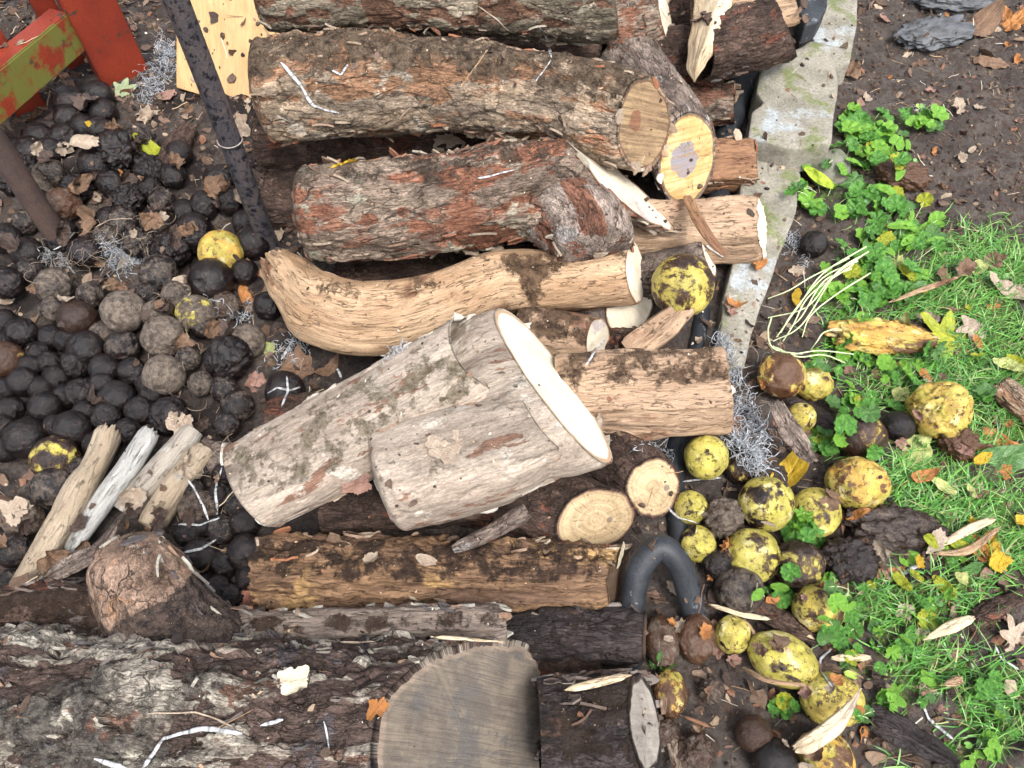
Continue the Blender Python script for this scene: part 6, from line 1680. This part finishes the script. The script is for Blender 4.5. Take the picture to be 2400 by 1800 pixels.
put('leaf_crumbs', 'leaf and bark scraps lying on the logs', 1200, lambda a, b: ((a > 0) & (a < 1760)) * 1.0, acc_logs, flk_b, c_frag, .002, .009, (1, .6, 1), .3, .3, seed=9)
put('wood_chips', 'pale chips scattered over the ground', 1500, lambda a, b: inright(a, b) * .8 + inleft(a, b) * .5, acc_ground, flk_b, c_chip, .001, .005, (1, .5, 1), .4, .4, seed=10)
put('moss', 'moss cushions on the lawn soil', 7000, lambda a, b: np.clip(green_(a, b) * .9 + (a > 1950) * (b > 430) * .2, 0, 1), acc_ground, crumbs, c_moss, .0012, .0045, (1, 1, .8), 1, .3, seed=11)
# tiny clover and seedlings: too many to count
cm = leaf_mesh('tmp', 'ivy', l_ivy, 99, K=2, M=12)
cv = np.zeros(len(cm.vertices) * 3); cm.vertices.foreach_get('co', cv); cv = cv.reshape(-1, 3)
cf = np.array([list(p.vertices) if len(p.vertices) == 4 else list(p.vertices) + [p.vertices[-1]] for p in cm.polygons])
ct = np.vstack([cf[:, [0, 1, 2]], cf[:12 * 1][:, [0, 2, 3]]])
c_clov = rndmat('small_leaves', [(.09, .23, .04), (.14, .31, .055), (.06, .17, .035), (.22, .40, .09), (.32, .46, .07), (.10, .25, .08)], .42, .45, 90)
put('small_plants', 'tiny round-leaved seedlings between the grass', 3000, lambda a, b: np.clip(blobs(a, b, IVY_B, 1.9) * .7 + blobs(a, b, GRASS_B, 1.5) * .35, 0, 1), acc_ground, [(cv, ct)], c_clov, .0035, .009, (1, 1, 1), .35, .8, smooth=True, pw=1.5, seed=12)
bpy.data.meshes.remove(cm)
bpy.context.view_layer.update()
# ---------------------------------------------------------------- say which one each look-alike is
LANDS = [(304, 190, 'the broad red fence board'), (88, 290, 'the low red fence post'), (202, 350, 'the pale crumpled leaf'), (289, 216, 'the sage-green leaf'), (345, 275, 'the curled beige leaf'), (370, 200, 'the silver shreds by the fence'),
 (282, 360, 'the crushed black walnut'), (83, 447, 'the grey walnut by the rusty post'), (150, 600, 'the foot of the rusty post'), (640, 590, 'the foot of the dark metal post'), (530, 300, 'the middle of the dark metal post'),
 (390, 380, 'the dark stick fragment'), (519, 591, 'the yellow and orange walnut'), (494, 657, 'the chocolate-brown walnut'), (372, 525, 'the yellow-rimmed walnut'), (290, 615, 'the tangle of silver shreds'),
 (181, 746, 'the wet walnut with a rusty flank'), (459, 735, 'the yellow-blotched dusty walnut'), (347, 688, 'the small mossy walnut'), (12, 843, 'the purplish walnut at the frame edge'), (383, 880, 'the pale grey dusty walnut'),
 (130, 1075, 'the half yellow walnut'), (535, 840, 'the creased wet walnut'), (528, 717, 'the split brown walnut'), (669, 916, 'the walnut under crossed strips'), (258, 1012, 'the tip of the longest pale stick'), (352, 1012, 'the tip of the white stick'),
 (456, 1008, 'the tip of the straight stick'), (466, 1193, 'the broken brown shell'), (579, 1296, 'the glossy jet-black walnut'), (312, 1262, 'the round branch stub'), (540, 1080, 'the grey bark scrap'), (600, 1385, 'the brick-red rotten wood'), (54, 1214, 'the pale brown walnut lump'),
 (60, 1350, 'the lower half of the longest stick'), (750, 860, 'the folded brown leaf'), (650, 750, 'the butt of the curved log'), (200, 500, 'the orange-brown rotten walnut'), (289, 731, 'the biggest dusty walnut'),
 (2117, 410, 'the shrivelled black walnut'), (1940, 376, 'the mossy stone'), (1907, 572, 'the lone black walnut'), (2057, 787, 'the long squashed walnut'), (1900, 740, 'the pale bent shoots'), (1831, 880, 'the amber walnut'), (2200, 960, 'the big wrinkled walnut'),
 (2016, 1021, 'the purplish-brown walnut'), (1912, 1199, 'the pale yellow walnut'), (1873, 1322, 'the half brown walnut'), (1918, 1425, 'the walnut with a black side'), (1832, 1545, 'the large oval walnut'), (1950, 1640, 'the freckled rotting walnut'),
 (2169, 1613, 'the salmon-pink leaf'), (2122, 1715, 'the black bark slab'), (2372, 1497, 'the parchment leaf'), (2225, 1480, 'the ragged cream splinter'), (2187, 1268, 'the pale torn leaf'), (2150, 290, 'the thin white shreds'), (1512, 1690, 'the narrow grey cut end'),
 (1797, 1181, 'the brown-crowned walnut'), (1762, 1300, 'the freckled walnut with a scar'), (1732, 1383, 'the dull brown walnut'), (1551, 1503, 'the upright oval brown walnut'), (1717, 1488, 'the dirty yellow walnut'), (1569, 1624, 'the brown and yellow walnut'), (1768, 1722, 'the yellow-capped purplish walnut'),
 (1815, 1785, 'the smooth black walnut'), (1934, 1778, 'the orange-yellow rotten walnut'), (2090, 1232, 'the rotten walnut mass'), (1990, 1310, 'the crumbling black walnut'), (2280, 1250, 'the crossing tan splinters'), (1656, 1071, 'the clean yellow-green walnut'), (1740, 950, 'the long drift of silver shreds'),
 (1860, 1010, 'the grey-mauve bark strip'), (1860, 1112, 'the folded yellow-orange leaf'), (2219, 800, 'the yellow-green maple leaf'), (2276, 771, 'the beige crumpled leaf'), (2356, 685, 'the curled pale leaf'), (2374, 930, 'the orange-tan bark chunk'), (2330, 1080, 'the glossy dark green leaf'),
 (2135, 1060, 'the big pale green leaf'), (1620, 1430, 'the foot of the black hoop'), (2193, 72, 'the slate-coloured stone'), (1988, 175, 'the crumpled leaf by the far slab'), (2340, 1418, 'the dark curved bark'), (2240, 258, 'the white flower-like leaf'), (2320, 150, 'the orange-brown leaf on bare soil'),
 (1990, 100, 'the far concrete slab'), (1920, 260, 'the pale concrete slab'), (1862, 705, 'the mustard-yellow leaf'), (1817, 1428, 'the orange-brown leaf between walnuts'), (1595, 1780, 'the rust-brown upright sliver'), (1685, 1600, 'the litter of bark scraps'), (2080, 708, 'the grey stick in the grass')]
MATW = {'leaf_beige': 'beige', 'leaf_brown': 'brown', 'leaf_dark': 'dark brown', 'leaf_pink': 'pinkish-brown', 'leaf_orange': 'orange-brown', 'leaf_yellow': 'yellow', 'leaf_yellow_green': 'yellow-green', 'leaf_pale_green': 'pale green', 'leaf_green': 'green'}
by = {}
for o in list(scn.objects):
    if o.parent is None and o.get('group') and (o.name.startswith('dead_leaf') or (o.name.startswith('walnut') and o['group'].startswith(('walnuts', 'dusty', 'blackened', 'rotten')))):
        a, b = proj(*o.location)
        q = min(LANDS, key=lambda t: (t[0] - a) ** 2 + (t[1] - b) ** 2)
        dx, dy = a - q[0], b - q[1]
        rel_ = 'beyond' if dy < -abs(dx) else ('in front of' if dy > abs(dx) else 'beside')
        if o.name.startswith('dead_leaf'):
            k = o.data.materials[0].name
            r = px2m(o.location, 1); s_ = o.scale[0] / r
            w_ = ('tiny' if s_ < 14 else 'small' if s_ < 23 else 'medium-sized') + ' ' + MATW.get(k, 'brown') + ' fallen leaf'
        else:
            s_ = o.scale[0] / px2m(o.location, 1)
            w_ = ('small' if s_ < 31 else 'large' if s_ > 39 else 'middling') + (' dusty brown walnut' if o.color[1] > .5 else ' blackened walnut' if o.color[1] < .2 else ' dark brown walnut')
        by.setdefault(f'{w_} {rel_} {q[2]}', []).append((dx * dx + dy * dy, o))
for lb, L in by.items():
    L.sort(key=lambda t: t[0])
    for i, (d_, o) in enumerate(L):
        o['label'] = lb if len(L) == 1 else (('nearest ' if i == 0 else 'second nearest ' if i == 1 else 'farther ') + lb)
